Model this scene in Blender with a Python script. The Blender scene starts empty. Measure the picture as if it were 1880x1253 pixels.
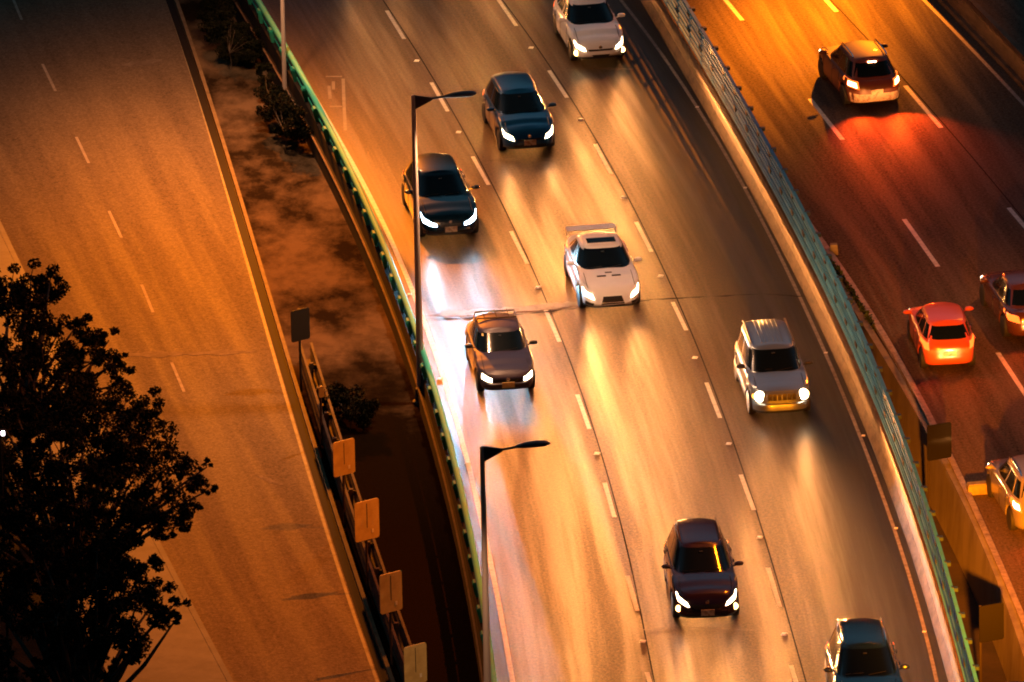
import bpy, math, random
import numpy as np
from mathutils import Vector, Matrix

# ------------------------------------------------------------------ camera, world, exposure
S = bpy.context.scene
COL = S.collection
PITCH = math.radians(20.5); ROLL = math.radians(1.25); FPX = 21000.0; DIST = 328.0
_F = Vector((0, math.cos(PITCH), -math.sin(PITCH)))
_u = Vector((0, math.sin(PITCH), math.cos(PITCH))); _r = Vector((1, 0, 0))
_R = _r*math.cos(ROLL) - _u*math.sin(ROLL)
_U = _u*math.cos(ROLL) + _r*math.sin(ROLL)
CAMLOC = -_F*DIST
cam_d = bpy.data.cameras.new('camera'); cam = bpy.data.objects.new('camera', cam_d); COL.objects.link(cam)
cam_d.sensor_width = 36; cam_d.lens = 36*FPX/1880; cam_d.clip_start = 1; cam_d.clip_end = 3000
_m = Matrix((_R, _U, -_F)).transposed().to_4x4(); _m.translation = CAMLOC
cam.matrix_world = _m
S.camera = cam

def at(px, py, z=0.0):
    """photo pixel (1880x1253) -> world point at height z"""
    d = _F + _R*((px-940)/FPX) - _U*((py-626.5)/FPX)
    t = (z-CAMLOC.z)/d.z
    return CAMLOC + d*t

W = bpy.data.worlds.new("World"); S.world = W; W.use_nodes = True
nt = W.node_tree; nt.nodes.clear()
wo = nt.nodes.new('ShaderNodeOutputWorld'); bg = nt.nodes.new('ShaderNodeBackground')
tc = nt.nodes.new('ShaderNodeTexCoord'); sx = nt.nodes.new('ShaderNodeSeparateXYZ'); rp = nt.nodes.new('ShaderNodeValToRGB')
nt.links.new(tc.outputs['Generated'], sx.inputs[0]); nt.links.new(sx.outputs['Z'], rp.inputs[0])
yr = nt.nodes.new('ShaderNodeMapRange'); yr.inputs[1].default_value = -0.2; yr.inputs[2].default_value = 0.5; yr.inputs[3].default_value = 0.12
nt.links.new(sx.outputs['Y'], yr.inputs[0])
vm = nt.nodes.new('ShaderNodeMix'); vm.data_type = 'RGBA'; vm.blend_type = 'MULTIPLY'; vm.inputs[0].default_value = 1
nt.links.new(rp.outputs[0], vm.inputs[6]); nt.links.new(yr.outputs[0], vm.inputs[7])
nt.links.new(vm.outputs[2], bg.inputs[0]); nt.links.new(bg.outputs[0], wo.inputs[0])
# night sky: dark down to the horizon, a faint blue-green cloud glow high in the north
el = rp.color_ramp.elements
el[0].position = 0.0; el[0].color = (0.003, 0.004, 0.005, 1)
el[1].position = 1.0; el[1].color = (0.012, 0.040, 0.060, 1)
e = el.new(0.28); e.color = (0.006, 0.012, 0.016, 1)
e = el.new(0.46); e.color = (0.050, 0.155, 0.225, 1)
e = el.new(0.80); e.color = (0.045, 0.140, 0.205, 1)
bg.inputs[1].default_value = 0.55

S.view_settings.view_transform = 'Standard'; S.view_settings.look = 'None'
S.view_settings.exposure = 1.0; S.view_settings.gamma = 1.0; S.view_settings.use_curve_mapping = False
S.cycles.use_denoising = True
S.cycles.max_bounces = 4; S.cycles.diffuse_bounces = 2; S.cycles.glossy_bounces = 2
S.cycles.sample_clamp_indirect = 4.0; S.cycles.filter_width = 1.9
try: S.cycles.use_light_tree = True
except Exception: pass

SODIUM = (1.0, 0.22, 0.003)
DEEP = (1.0, 0.20, 0.004)
DECKL = (1.0, 0.47, 0.22)
WARM = (1.0, 0.355, 0.085)
XENON = (0.30, 0.72, 1.0)

# ------------------------------------------------------------------ helpers
def link(o, parent=None):
    COL.objects.link(o)
    if parent is not None: o.parent = parent
    return o

def tag(o, label=None, cat=None, group=None, kind=None):
    if label: o['label'] = label
    if cat: o['category'] = cat
    if group: o['group'] = group
    if kind: o['kind'] = kind
    return o

def empty(name, loc, rz=0):
    o = bpy.data.objects.new(name, None); link(o); o.location = loc; o.rotation_euler = (0, 0, rz)
    o.empty_display_size = 0.3
    return o

def copy_tree(o, parent=None):
    c = o.copy(); COL.objects.link(c); c.parent = parent
    for ch in [x for x in bpy.data.objects if x.parent == o]:
        copy_tree(ch, c)
    return c

class MB:
    def __init__(s): s.v = []; s.f = []; s.uv = {}
    def add(s, vs, fs):
        b = len(s.v); s.v += [tuple(p) for p in vs]; s.f += [tuple(i+b for i in f) for f in fs]; return s
    def box(s, c, d, rz=0, ry=0):
        x, y, z = d[0]/2, d[1]/2, d[2]/2
        M = Matrix.Rotation(rz, 3, 'Z') @ Matrix.Rotation(ry, 3, 'Y')
        vs = [M @ Vector((a*x, b*y, e*z)) + Vector(c) for a in (-1, 1) for b in (-1, 1) for e in (-1, 1)]
        return s.add(vs, [(0,1,3,2),(4,6,7,5),(0,4,5,1),(2,3,7,6),(0,2,6,4),(1,5,7,3)])
    def tube(s, pts, rad, n=8, cap=True, flat=1.0):
        pts = [Vector(p) for p in pts]
        if not hasattr(rad, '__len__'): rad = [rad]*len(pts)
        rings = []
        for i, p in enumerate(pts):
            t = (pts[min(i+1, len(pts)-1)]-pts[max(i-1, 0)]).normalized()
            a = t.cross(Vector((0, 0, 1)))
            if a.length < 1e-3: a = Vector((1, 0, 0))
            a.normalize(); b = t.cross(a).normalized()
            rings.append([p+(a*math.cos(2*math.pi*k/n)+b*math.sin(2*math.pi*k/n)*flat)*rad[i] for k in range(n)])
        vs = [q for r in rings for q in r]; fs = []
        for i in range(len(pts)-1):
            for k in range(n):
                fs.append((i*n+k, i*n+(k+1) % n, (i+1)*n+(k+1) % n, (i+1)*n+k))
        if cap:
            fs.append(tuple(range(n-1, -1, -1))); fs.append(tuple((len(pts)-1)*n+k for k in range(n)))
        return s.add(vs, fs)
    def lathe(s, prof, c=(0,0,0), n=20, axis='Y'):
        vs = []; fs = []
        for (r, h) in prof:
            for k in range(n):
                a = 2*math.pi*k/n
                if axis == 'Y': vs.append((c[0]+r*math.cos(a), c[1]+h, c[2]+r*math.sin(a)))
                else: vs.append((c[0]+r*math.cos(a), c[1]+r*math.sin(a), c[2]+h))
        for i in range(len(prof)-1):
            for k in range(n):
                fs.append((i*n+k, i*n+(k+1) % n, (i+1)*n+(k+1) % n, (i+1)*n+k))
        fs.append(tuple(range(n-1, -1, -1))); fs.append(tuple((len(prof)-1)*n+k for k in range(n)))
        return s.add(vs, fs)
    def grid(s, P):
        n = len(P); m = len(P[0])
        return s.add([q for r in P for q in r], [(i*m+j, i*m+j+1, (i+1)*m+j+1, (i+1)*m+j) for i in range(n-1) for j in range(m-1)])
    def build(s, name, mat, parent=None, smooth=True, ang=35, recalc=True):
        me = bpy.data.meshes.new(name); me.from_pydata(s.v, [], s.f); me.update()
        if recalc:
            import bmesh
            bm = bmesh.new(); bm.from_mesh(me); bmesh.ops.recalc_face_normals(bm, faces=bm.faces); bm.to_mesh(me); bm.free()
        if mat is not None: me.materials.append(mat)
        if smooth:
            me.shade_smooth(); me.set_sharp_from_angle(angle=math.radians(ang))
        o = bpy.data.objects.new(name, me); link(o, parent)
        return o

# ------------------------------------------------------------------ materials
def M(name, col, rough=0.6, metal=0.0, coat=0.0, spec=0.5, emit=None, es=0.0, noise=None, bump=None, coords='Object'):
    m = bpy.data.materials.new(name); m.use_nodes = True; n = m.node_tree; b = n.nodes['Principled BSDF']
    b.inputs['Base Color'].default_value = (*col, 1); b.inputs['Roughness'].default_value = rough
    b.inputs['Metallic'].default_value = metal; b.inputs['Coat Weight'].default_value = coat
    b.inputs['Coat Roughness'].default_value = 0.06
    b.inputs['Specular IOR Level'].default_value = spec
    if emit: b.inputs['Emission Color'].default_value = (*emit, 1); b.inputs['Emission Strength'].default_value = es
    if noise or bump:
        t = n.nodes.new('ShaderNodeTexCoord')
    if noise:   # (scale, detail, colour2, stretch(3), lo, hi)
        sc, det, c2, st, lo, hi = noise
        mp = n.nodes.new('ShaderNodeMapping'); mp.inputs['Scale'].default_value = st
        n.links.new(t.outputs[coords], mp.inputs[0])
        nz = n.nodes.new('ShaderNodeTexNoise'); nz.inputs['Scale'].default_value = sc; nz.inputs['Detail'].default_value = det
        nz.inputs['Roughness'].default_value = 0.65
        n.links.new(mp.outputs[0], nz.inputs['Vector'])
        r = n.nodes.new('ShaderNodeMapRange'); r.inputs[1].default_value = lo; r.inputs[2].default_value = hi
        n.links.new(nz.outputs[0], r.inputs[0])
        mx = n.nodes.new('ShaderNodeMix'); mx.data_type = 'RGBA'
        mx.inputs[6].default_value = (*col, 1); mx.inputs[7].default_value = (*c2, 1)
        n.links.new(r.outputs[0], mx.inputs[0]); n.links.new(mx.outputs[2], b.inputs['Base Color'])
    if bump:
        sc, strg, dist = bump
        nb = n.nodes.new('ShaderNodeTexNoise'); nb.inputs['Scale'].default_value = sc; nb.inputs['Detail'].default_value = 3
        n.links.new(t.outputs['Object'], nb.inputs['Vector'])
        bp = n.nodes.new('ShaderNodeBump'); bp.inputs['Strength'].default_value = strg; bp.inputs['Distance'].default_value = dist
        n.links.new(nb.outputs[0], bp.inputs['Height']); n.links.new(bp.outputs[0], b.inputs['Normal'])
    return m

def asphalt(name, dark, light, warm, rough=(0.42, 0.62), spec=0.25, shade_from=0):
    """road surface with tyre-polished streaks along the road (UV: u across, v along, metres), grit and stains"""
    m = bpy.data.materials.new(name); m.use_nodes = True; n = m.node_tree; N = n.nodes.new; L = n.links.new
    b = n.nodes['Principled BSDF']; b.inputs['Specular IOR Level'].default_value = spec
    uv = N('ShaderNodeTexCoord')
    def noise(src, scale3, sc, det=4, r=0.6):
        mp = N('ShaderNodeMapping'); mp.inputs['Scale'].default_value = scale3; L(uv.outputs[src], mp.inputs[0])
        z = N('ShaderNodeTexNoise'); z.inputs['Scale'].default_value = sc; z.inputs['Detail'].default_value = det; z.inputs['Roughness'].default_value = r
        L(mp.outputs[0], z.inputs['Vector']); return z.outputs[0]
    def rng(x, a, c, lo=0, hi=1):
        r = N('ShaderNodeMapRange'); r.inputs[1].default_value = a; r.inputs[2].default_value = c
        r.inputs[3].default_value = lo; r.inputs[4].default_value = hi; L(x, r.inputs[0]); return r.outputs[0]
    def mixc(f, a, c):
        x = N('ShaderNodeMix'); x.data_type = 'RGBA'
        for i, s_ in ((6, a), (7, c)):
            if isinstance(s_, tuple): x.inputs[i].default_value = (*s_, 1)
            else: L(s_, x.inputs[i])
        if isinstance(f, float): x.inputs[0].default_value = f
        else: L(f, x.inputs[0])
        return x.outputs[2]
    st = rng(noise('UV', (1.0, 0.035, 1), 1.1, 5, .62), 0.43, 0.58)
    fine = rng(noise('UV', (4.5, 0.10, 1), 1.6, 4, .6), 0.34, 0.68)
    blot = rng(noise('Object', (1, 1, 1), 0.28, 5, .65), 0.38, 0.66)
    grit = rng(noise('Object', (1, 1, 1), 9.0, 6, .8), 0.40, 0.62)
    tracks = rng(noise('Object', (1, 1, 1), 13.0, 4, .9), 0.40, 0.62)
    c = mixc(st, dark, light)
    c2 = mixc(fine, tuple(x*0.80 for x in dark), tuple(x*1.05 for x in light))
    c = mixc(0.34, c, c2)
    c3 = mixc(blot, tuple(x*0.72 for x in dark), warm)
    c = mixc(0.20, c, c3)
    c4 = mixc(grit, tuple(x*0.45 for x in dark), tuple(x*1.45 for x in light))
    c = mixc(0.32, c, c4)
    c5 = mixc(tracks, tuple(x*0.4 for x in dark), tuple(x*1.7 for x in light))
    c = mixc(0.34, c, c5)
    if shade_from:
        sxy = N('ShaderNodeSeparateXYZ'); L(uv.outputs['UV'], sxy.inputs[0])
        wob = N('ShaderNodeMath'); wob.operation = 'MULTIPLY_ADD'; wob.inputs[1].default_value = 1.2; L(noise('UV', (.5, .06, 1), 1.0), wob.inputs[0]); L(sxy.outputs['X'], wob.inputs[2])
        c = mixc(rng(wob.outputs[0], shade_from-.4, shade_from+1.5, 0, .92), c, (0.006, 0.004, 0.003))  # unlit strip beside the barrier, its shade painted into the asphalt colour
    L(c, b.inputs['Base Color'])
    L(rng(st, 0, 1, rough[1], rough[0]), b.inputs['Roughness'])
    bp = N('ShaderNodeBump'); bp.inputs['Strength'].default_value = 0.35; bp.inputs['Distance'].default_value = 0.01
    L(noise('Object', (1, 1, 1), 30.0, 4, .7), bp.inputs['Height']); L(bp.outputs[0], b.inputs['Normal'])
    return m

m_deck = asphalt('asphalt_viaduct', (0.006, 0.0035, 0.002), (0.108, 0.057, 0.029), (0.044, 0.024, 0.013), (0.40, 0.58), .22, shade_from=9.3)
m_left = asphalt('asphalt_street', (0.078, 0.054, 0.034), (0.145, 0.108, 0.070), (0.165, 0.125, 0.085), (0.75, 0.85), .04)
m_right = asphalt('asphalt_right', (0.020, 0.014, 0.011), (0.15, 0.105, 0.072), (0.09, 0.06, 0.042), (.65, .8), .05)
m_gap = M('packed_soil', (0.018, 0.014, 0.012), 0.9, noise=(0.8, 5, (0.035, 0.025, 0.018), (1,1,1), .4, .65), bump=(6, .5, .03))
m_verge = M('bare_dirt', (0.016, 0.011, 0.006), 1.0, spec=.0, noise=(0.30, 6, (0.125, 0.088, 0.054), (1.3,.8,1), .40, .58), bump=(8, .6, .04))
def add_dark_end(m, y_from, soft):  # darkens the verge towards its near end, edge broken by noise
    n = m.node_tree; b = n.nodes['Principled BSDF']; src = b.inputs['Base Color'].links[0].from_socket
    t = n.nodes.new('ShaderNodeTexCoord'); sp_ = n.nodes.new('ShaderNodeSeparateXYZ'); n.links.new(t.outputs['Object'], sp_.inputs[0])
    nz = n.nodes.new('ShaderNodeTexNoise'); nz.inputs['Scale'].default_value = .45; nz.inputs['Detail'].default_value = 6; nz.inputs['Roughness'].default_value = .7; n.links.new(t.outputs['Object'], nz.inputs['Vector'])
    a = n.nodes.new('ShaderNodeMath'); a.operation = 'MULTIPLY_ADD'; a.inputs[1].default_value = soft*3.2; n.links.new(nz.outputs[0], a.inputs[0]); n.links.new(sp_.outputs['Y'], a.inputs[2])
    r = n.nodes.new('ShaderNodeMapRange'); r.inputs[1].default_value = y_from+soft*2.3; r.inputs[2].default_value = y_from+soft*.9; n.links.new(a.outputs[0], r.inputs[0])
    mx = n.nodes.new('ShaderNodeMix'); mx.data_type = 'RGBA'; mx.inputs[7].default_value = (0.008, 0.005, 0.0022, 1)
    n.links.new(r.outputs[0], mx.inputs[0]); n.links.new(src, mx.inputs[6]); n.links.new(mx.outputs[2], b.inputs['Base Color'])
add_dark_end(m_verge, at(680, 680, -.5).y, 5.0)
m_grass = M('dark_turf', (0.002, 0.002, 0.001), 0.95, spec=.1, noise=(0.9, 6, (0.016, 0.012, 0.006), (1,1,1), .45, .72), bump=(12, .8, .05))
m_walk = M('sidewalk_concrete', (0.13, 0.12, 0.10), 0.8, noise=(1.2, 5, (0.09, 0.08, 0.065), (1,1,1), .4, .65), bump=(20, .3, .01))
m_conc = M('barrier_concrete', (0.15, 0.10, 0.066), 0.85, spec=.1, noise=(1.6, 6, (0.07, 0.05, 0.038), (1,1,2.5), .42, .7), bump=(14, .4, .01))
m_concd = M('stained_concrete', (0.05, 0.046, 0.042), 0.8, noise=(1.1, 6, (0.022, 0.02, 0.02), (1,1,3), .4, .65), bump=(14, .4, .01))
m_para = M('dark_parapet', (0.010, 0.008, 0.007), 0.9, spec=.1, noise=(1.4, 6, (0.022, 0.015, 0.010), (1,1,3), .4, .7))  # near-black concrete, darker than the barrier
m_wall = M('retaining_wall_concrete', (0.22, 0.20, 0.17), 0.75, noise=(0.7, 6, (0.12, 0.10, 0.08), (1,1,.4), .4, .66), bump=(14, .4, .01))
m_paint = M('road_paint', (0.62, 0.58, 0.50), 0.55, noise=(7, 5, (0.30, 0.27, 0.23), (1,1,1), .45, .75))
m_paintd = M('worn_road_paint', (0.30, 0.25, 0.21), 0.6, noise=(5, 5, (0.12, 0.09, 0.08), (1,1,1), .4, .7))
m_kerb = M('painted_kerb', (0.25, 0.21, 0.12), 0.7, spec=.1, noise=(2.5, 5, (0.14, 0.11, 0.06), (1,1,1), .42, .7))
m_kerbd = M('dusty_kerb', (0.17, 0.12, 0.065), 0.8, spec=.1, noise=(2.5, 5, (0.10, 0.07, 0.04), (1,1,1), .42, .7))
m_dashl = M('dusty_road_paint', (0.32, 0.27, 0.20), 0.8, spec=.05, noise=(5, 4, (0.20, 0.165, 0.12), (1,1,1), .4, .7))
m_tar = M('tar_seam', (0.010, 0.008, 0.007), 0.9, spec=.1)
m_joint = M('joint_mortar', (0.17, 0.15, 0.135), 0.6, noise=(3, 5, (0.06, 0.05, 0.045), (1,1,1), .4, .65))
m_teal = M('green_rail_paint', (0.012, 0.24, 0.18), 0.6, spec=.1, noise=(3, 4, (0.03, 0.2, 0.13), (1,1,1), .4, .65))
m_tealtop = M('pale_green_rail_paint', (0.055, 0.42, 0.31), 0.6, spec=.1, noise=(1.2, 4, (0.10, 0.36, 0.18), (1,1,1), .4, .65))
m_blue = M('blue_rail_paint', (0.04, 0.30, 0.58), 0.6, spec=.15, noise=(2, 4, (0.05, 0.24, 0.40), (1,1,1), .4, .65))
m_bluel = M('pale_blue_rail_paint', (0.11, 0.48, 0.74), 0.55, spec=.2, noise=(2, 4, (0.12, 0.38, 0.52), (1,1,1), .4, .65))
m_postd = M('dark_post_paint', (0.010, 0.03, 0.04), 0.4)
m_steel = M('galvanised_steel', (0.085, 0.06, 0.045), 0.8, spec=.1, noise=(2.2, 4, (0.03, 0.02, 0.014), (1,1,3), .4, .7))
m_pole = M('lamp_post_paint', (0.50, 0.45, 0.43), 0.35, metal=.3)
m_lamp = M('lamp_housing', (0.03, 0.035, 0.05), 0.4)
m_lampglow = M('lamp_glass', (0.8, 0.5, 0.2), 0.3, emit=SODIUM, es=12)
m_plate = M('sign_plate', (0.75, 0.56, 0.20), 0.5, noise=(2, 4, (0.60, 0.42, 0.14), (1,1,1), .4, .6))
m_plated = M('sign_back', (0.022, 0.018, 0.014), 0.7, spec=.2)
m_signd = M('median_sign_back', (0.006, 0.006, 0.005), 0.7, spec=.1)
m_signpatch = M('sign_patch', (0.85, 0.75, 0.5), 0.5)
m_leaf = M('leaf', (0.012, 0.015, 0.007), 0.85, noise=(3, 3, (0.024, 0.026, 0.011), (1,1,1), .4, .6), spec=.08)
m_leafd = M('dark_leaf', (0.006, 0.008, 0.004), 0.9, noise=(3, 3, (0.016, 0.017, 0.008), (1,1,1), .4, .6), spec=.05)
m_leafg = M('hedge_leaf', (0.022, 0.045, 0.012), 0.75, noise=(3, 3, (0.04, 0.06, 0.02), (1,1,1), .4, .6), spec=.2)
m_bark = M('bark', (0.05, 0.038, 0.028), 0.9, bump=(10, .6, .03))
m_stud = M('road_stud_ceramic', (0.85, 0.80, 0.72), 0.4)
m_glass = M('car_glass', (0.004, 0.007, 0.010), 0.13, spec=.35)
m_tyre = M('tyre_rubber', (0.012, 0.012, 0.012), 0.75)
m_rim = M('alloy_rim', (0.35, 0.35, 0.36), 0.3, metal=.9)
m_black = M('black_trim', (0.008, 0.008, 0.009), 0.45)
m_under = M('underbody', (0.006, 0.006, 0.006), 0.9)
m_numplate = M('number_plate', (0.62, 0.50, 0.36), 0.5, noise=(9, 2, (0.40, 0.26, 0.18), (1,1,1), .45, .6))
m_chrome = M('chrome', (0.7, 0.7, 0.7), 0.15, metal=1)
m_hl = M('headlight_lens', (0.9, 0.8, 0.6), 0.2, emit=(1.0, 0.72, 0.40), es=11)
m_hlx = M('xenon_lens', (0.8, 0.9, 1.0), 0.2, emit=(0.65, 0.88, 1.0), es=12)
m_fog = M('fog_lens', (0.9, 0.7, 0.4), 0.2, emit=(1.0, 0.52, 0.16), es=8)
m_amber = M('amber_lens', (0.9, 0.5, 0.1), 0.2, emit=(1.0, 0.36, 0.04), es=1.2)
m_clear = M('unlit_lens', (0.45, 0.42, 0.40), 0.12, coat=.6)
m_tail = M('tail_lens', (0.6, 0.05, 0.02), 0.2, emit=(1.0, 0.14, 0.015), es=1.6)
m_brake = M('brake_lens', (0.8, 0.2, 0.1), 0.2, emit=(1.0, 0.36, 0.14), es=16)
m_seat = M('seat_trim', (0.03, 0.035, 0.04), 0.8)

# ------------------------------------------------------------------ curves traced on the ground: x as a smooth function of y
class Curve:
    def __init__(s, pts, z=0.0, deg=3):
        P = [at(a, b, z) for a, b in pts]
        y = np.array([p.y for p in P]); x = np.array([p.x for p in P])
        s.y0, s.y1 = y.min(), y.max(); s.c = np.polyfit(y, x, min(deg, len(P)-1)); s.d = np.polyder(s.c)
    def x(s, y):
        if y < s.y0: return float(np.polyval(s.c, s.y0) + np.polyval(s.d, s.y0)*(y-s.y0))
        if y > s.y1: return float(np.polyval(s.c, s.y1) + np.polyval(s.d, s.y1)*(y-s.y1))
        return float(np.polyval(s.c, y))
    def slope(s, y): return float(np.polyval(s.d, min(max(y, s.y0), s.y1)))
    def p(s, y, off=0.0, z=0.0):
        k = s.slope(y); n = math.hypot(1, k)
        return Vector((s.x(y)+off/n, y-off*k/n, z))     # off > 0: to the right (+x)

F = Curve([(477,0),(521,86),(575,169),(588,192),(630,281),(681,396),(712,464),(735,521),(762,601),(779,648),(799,708),(829,819),(834,852),(851,920),(868,1003),(883,1082),(892,1142),(900,1195),(907,1252)], 1.12, 4)
EL = Curve([(636,278),(655,316),(697,400),(722,454),(749,517),(772,571),(805,658),(822,712),(836,762),(851,819),(862,874),(883,954),(900,1044),(915,1101),(926,1157),(940,1248)], 0, 3)
K = Curve([(1140,0),(1200,80),(1236,134),(1283,203),(1327,268),(1363,336),(1395,401),(1417,448),(1478,570),(1492,596),(1515,640),(1540,707),(1640,974),(1665,1039),(1685,1109),(1701,1174),(1718,1244)], 0, 4)
B = Curve([(1200,47),(1236,98),(1272,152),(1319,250),(1355,311),(1392,380),(1428,448),(1494,570),(1513,605),(1540,670),(1640,928),(1665,1002),(1693,1072),(1714,1142),(1738,1240)], 0, 4)
A = Curve([(710,20),(742,72),(792,152),(822,205),(868,288),(897,340),(938,425),(968,485),(1002,570),(1027,628),(1060,725),(1082,788),(1110,887),(1128,950),(1152,1058),(1170,1122)], 0, 3)
C = Curve([(915,0),(948,48),(1008,130),(1041,180),(1093,265),(1122,320),(1168,408),(1196,463),(1235,555),(1260,607),(1297,703),(1322,768),(1360,872),(1384,937),(1410,1043),(1432,1115)], 0, 3)
R1 = Curve([(1330,0),(1363,38),(1487,182),(1547,257),(1660,403),(1722,490),(1832,648),(1880,722)], 0, 3)
R2 = Curve([(1515,0),(1536,22),(1662,158),(1728,235),(1852,382),(1880,415)], 0, 2)
RK = Curve([(1463,384),(1496,428),(1525,471),(1556,515),(1598,575),(1629,627),(1652,669),(1690,734),(1712,774),(1740,837),(1757,875),(1780,912),(1804,961),(1832,1027),(1869,1117)], 0, 3)
WT = Curve([(1519,492),(1556,540),(1587,583),(1612,629),(1622,658),(1657,712),(1701,791),(1738,838),(1775,924),(1816,1019),(1845,1096),(1870,1154)], 0, 3)
RF = Curve([(1720,0),(1800,82),(1880,166)], 0, 2)
ZL = -0.5; ZG = -1.75
E1 = Curve([(303,0),(322,44),(342,97),(362,161),(379,228),(399,295),(416,355),(436,416),(447,460),(464,517),(480,578),(500,648),(517,708),(534,762),(560,837),(581,908),(602,976),(624,1052),(643,1112),(666,1180),(692,1248)], ZL, 3)
E2 = Curve([(318,0),(355,80),(375,134),(395,201),(412,268),(432,335),(456,416),(470,460),(490,527),(507,588),(527,658),(541,708),(552,735),(574,800),(597,870),(622,945),(645,1020),(670,1095),(690,1160),(716,1248)], ZL+0.15, 3)
LK = Curve([(0,415),(40,497),(289,1006),(340,1090),(376,1154),(420,1253)], ZL, 2)
LC = Curve([(25,0),(40,37),(78,118),(102,168),(140,252),(163,300),(200,388),(223,437),(260,523),(281,574),(315,666),(338,720)], ZL, 3)

Y0, Y1 = -70.0, 75.0
def strip(name, fa, fb, z, mat, y0=Y0, y1=Y1, ny=140, nx=8, za=None, **tg):
    me = bpy.data.meshes.new(name); v = []; f = []; uv = []
    for i in range(ny+1):
        y = y0+(y1-y0)*i/ny; a = fa(y); b = fb(y)
        for j in range(nx+1):
            x = a+(b-a)*j/nx; v.append((x, y, z)); uv.append((x-a, y))
    for i in range(ny):
        for j in range(nx): f.append((i*(nx+1)+j, i*(nx+1)+j+1, (i+1)*(nx+1)+j+1, (i+1)*(nx+1)+j))
    me.from_pydata(v, [], f); ul = me.uv_layers.new(name='UVMap')
    for lp in me.loops: ul.data[lp.index].uv = uv[lp.vertex_index]
    me.materials.append(mat); o = bpy.data.objects.new(name, me); link(o); tag(o, **tg)
    return o

def sweep(mb, cv, prof, y0, y1, step=1.0, z=0.0, close=True):
    """sweep a cross-section (offset to the right, height) along a curve"""
    n = max(2, int(abs(y1-y0)/step)); m = len(prof); vs = []; fs = []
    for i in range(n+1):
        y = y0+(y1-y0)*i/n
        for (o_, h) in prof: vs.append(cv.p(y, o_, z+h))
    for i in range(n):
        for j in range(m if close else m-1):
            k = (j+1) % m; fs.append((i*m+j, i*m+k, (i+1)*m+k, (i+1)*m+j))
    if close:
        fs.append(tuple(range(m-1, -1, -1))); fs.append(tuple(n*m+j for j in range(m)))
    return mb.add(vs, fs)

def rect(o0, o1, z0, z1): return [(o0, z0), (o0, z1), (o1, z1), (o1, z0)]

random.seed(7)
# ------------------------------------------------------------------ ground and roads
g = MB(); g.add([(-700,-700,ZG),(700,-700,ZG),(700,900,ZG),(-700,900,ZG)], [(0,1,2,3)])
tag(g.build('ground', m_gap), kind='structure')

strip('verge', lambda y: -150, lambda y: F.x(y)-0.02, ZL, m_verge, kind='structure')
strip('street', lambda y: LK.x(y), lambda y: E2.x(y)-0.04, ZL+0.006, m_left, kind='structure', nx=12)
strip('sidewalk', lambda y: LK.x(y)-3.2, lambda y: LK.x(y)-0.14, ZL+0.14, m_walk, kind='structure')
k = MB(); sweep(k, LK, rect(-0.14, 0.02, -0.02, 0.15), Y0, Y1, z=ZL); tag(k.build('kerb', m_walk, smooth=False), kind='structure')
strip('soil', lambda y: -149, lambda y: LK.x(y)-3.2, ZL+0.10, m_grass, kind='structure')

# deck of the middle carriageway: slab with its own sides
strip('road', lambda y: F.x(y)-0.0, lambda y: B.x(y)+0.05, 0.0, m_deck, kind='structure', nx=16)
dk = MB()
n = 140
vs = []; fs = []
for i in range(n+1):
    y = Y0+(Y1-Y0)*i/n
    vs += [(F.x(y), y, -0.004), (B.x(y)+0.42, y, -0.004), (B.x(y)+0.42, y, ZG-0.1), (F.x(y), y, ZG-0.1)]
for i in range(n):
    for j in range(4): fs.append((i*4+j, i*4+(j+1) % 4, i*4+4+(j+1) % 4, i*4+4+j))
dk.add(vs, fs); tag(dk.build('road_embankment', m_concd, smooth=False), kind='structure')

# right carriageway, raised over the planted gap
YS = WT.y1      # above this the road meets the barrier
def rleft(y):
    w = WT.x(y)
    return max(B.x(y)+0.425, w)
strip('right_road', rleft, lambda y: RF.x(y)-0.02, 0.0, m_right, kind='structure', nx=16)
def rl_body(y): return rleft(y)+0.004
vs = []; fs = []
for i in range(n+1):
    y = Y0+(Y1-Y0)*i/n
    vs += [(rl_body(y), y, -0.006), (RF.x(y)+0.4, y, -0.006), (RF.x(y)+0.4, y, ZG-0.1), (rl_body(y), y, ZG-0.1)]
for i in range(n):
    for j in range(4): fs.append((i*4+j, i*4+(j+1) % 4, i*4+4+(j+1) % 4, i*4+4+j))
rb = MB().add(vs, fs); tag(rb.build('right_road_embankment', m_wall, smooth=False), kind='structure')
strip('side_road', lambda y: RF.x(y)+0.38, lambda y: 160, -0.05, m_right, kind='structure', nx=16)

# retaining wall face below the right carriageway
w = MB(); sweep(w, WT, [(-0.22, ZG-0.05), (-0.10, 0.03), (0.10, 0.03), (0.10, ZG-0.05)], Y0, WT.y1+3)
tag(w.build('retaining_wall', m_wall, smooth=False), 'stained concrete retaining wall holding up the right hand carriageway', 'wall')

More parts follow.
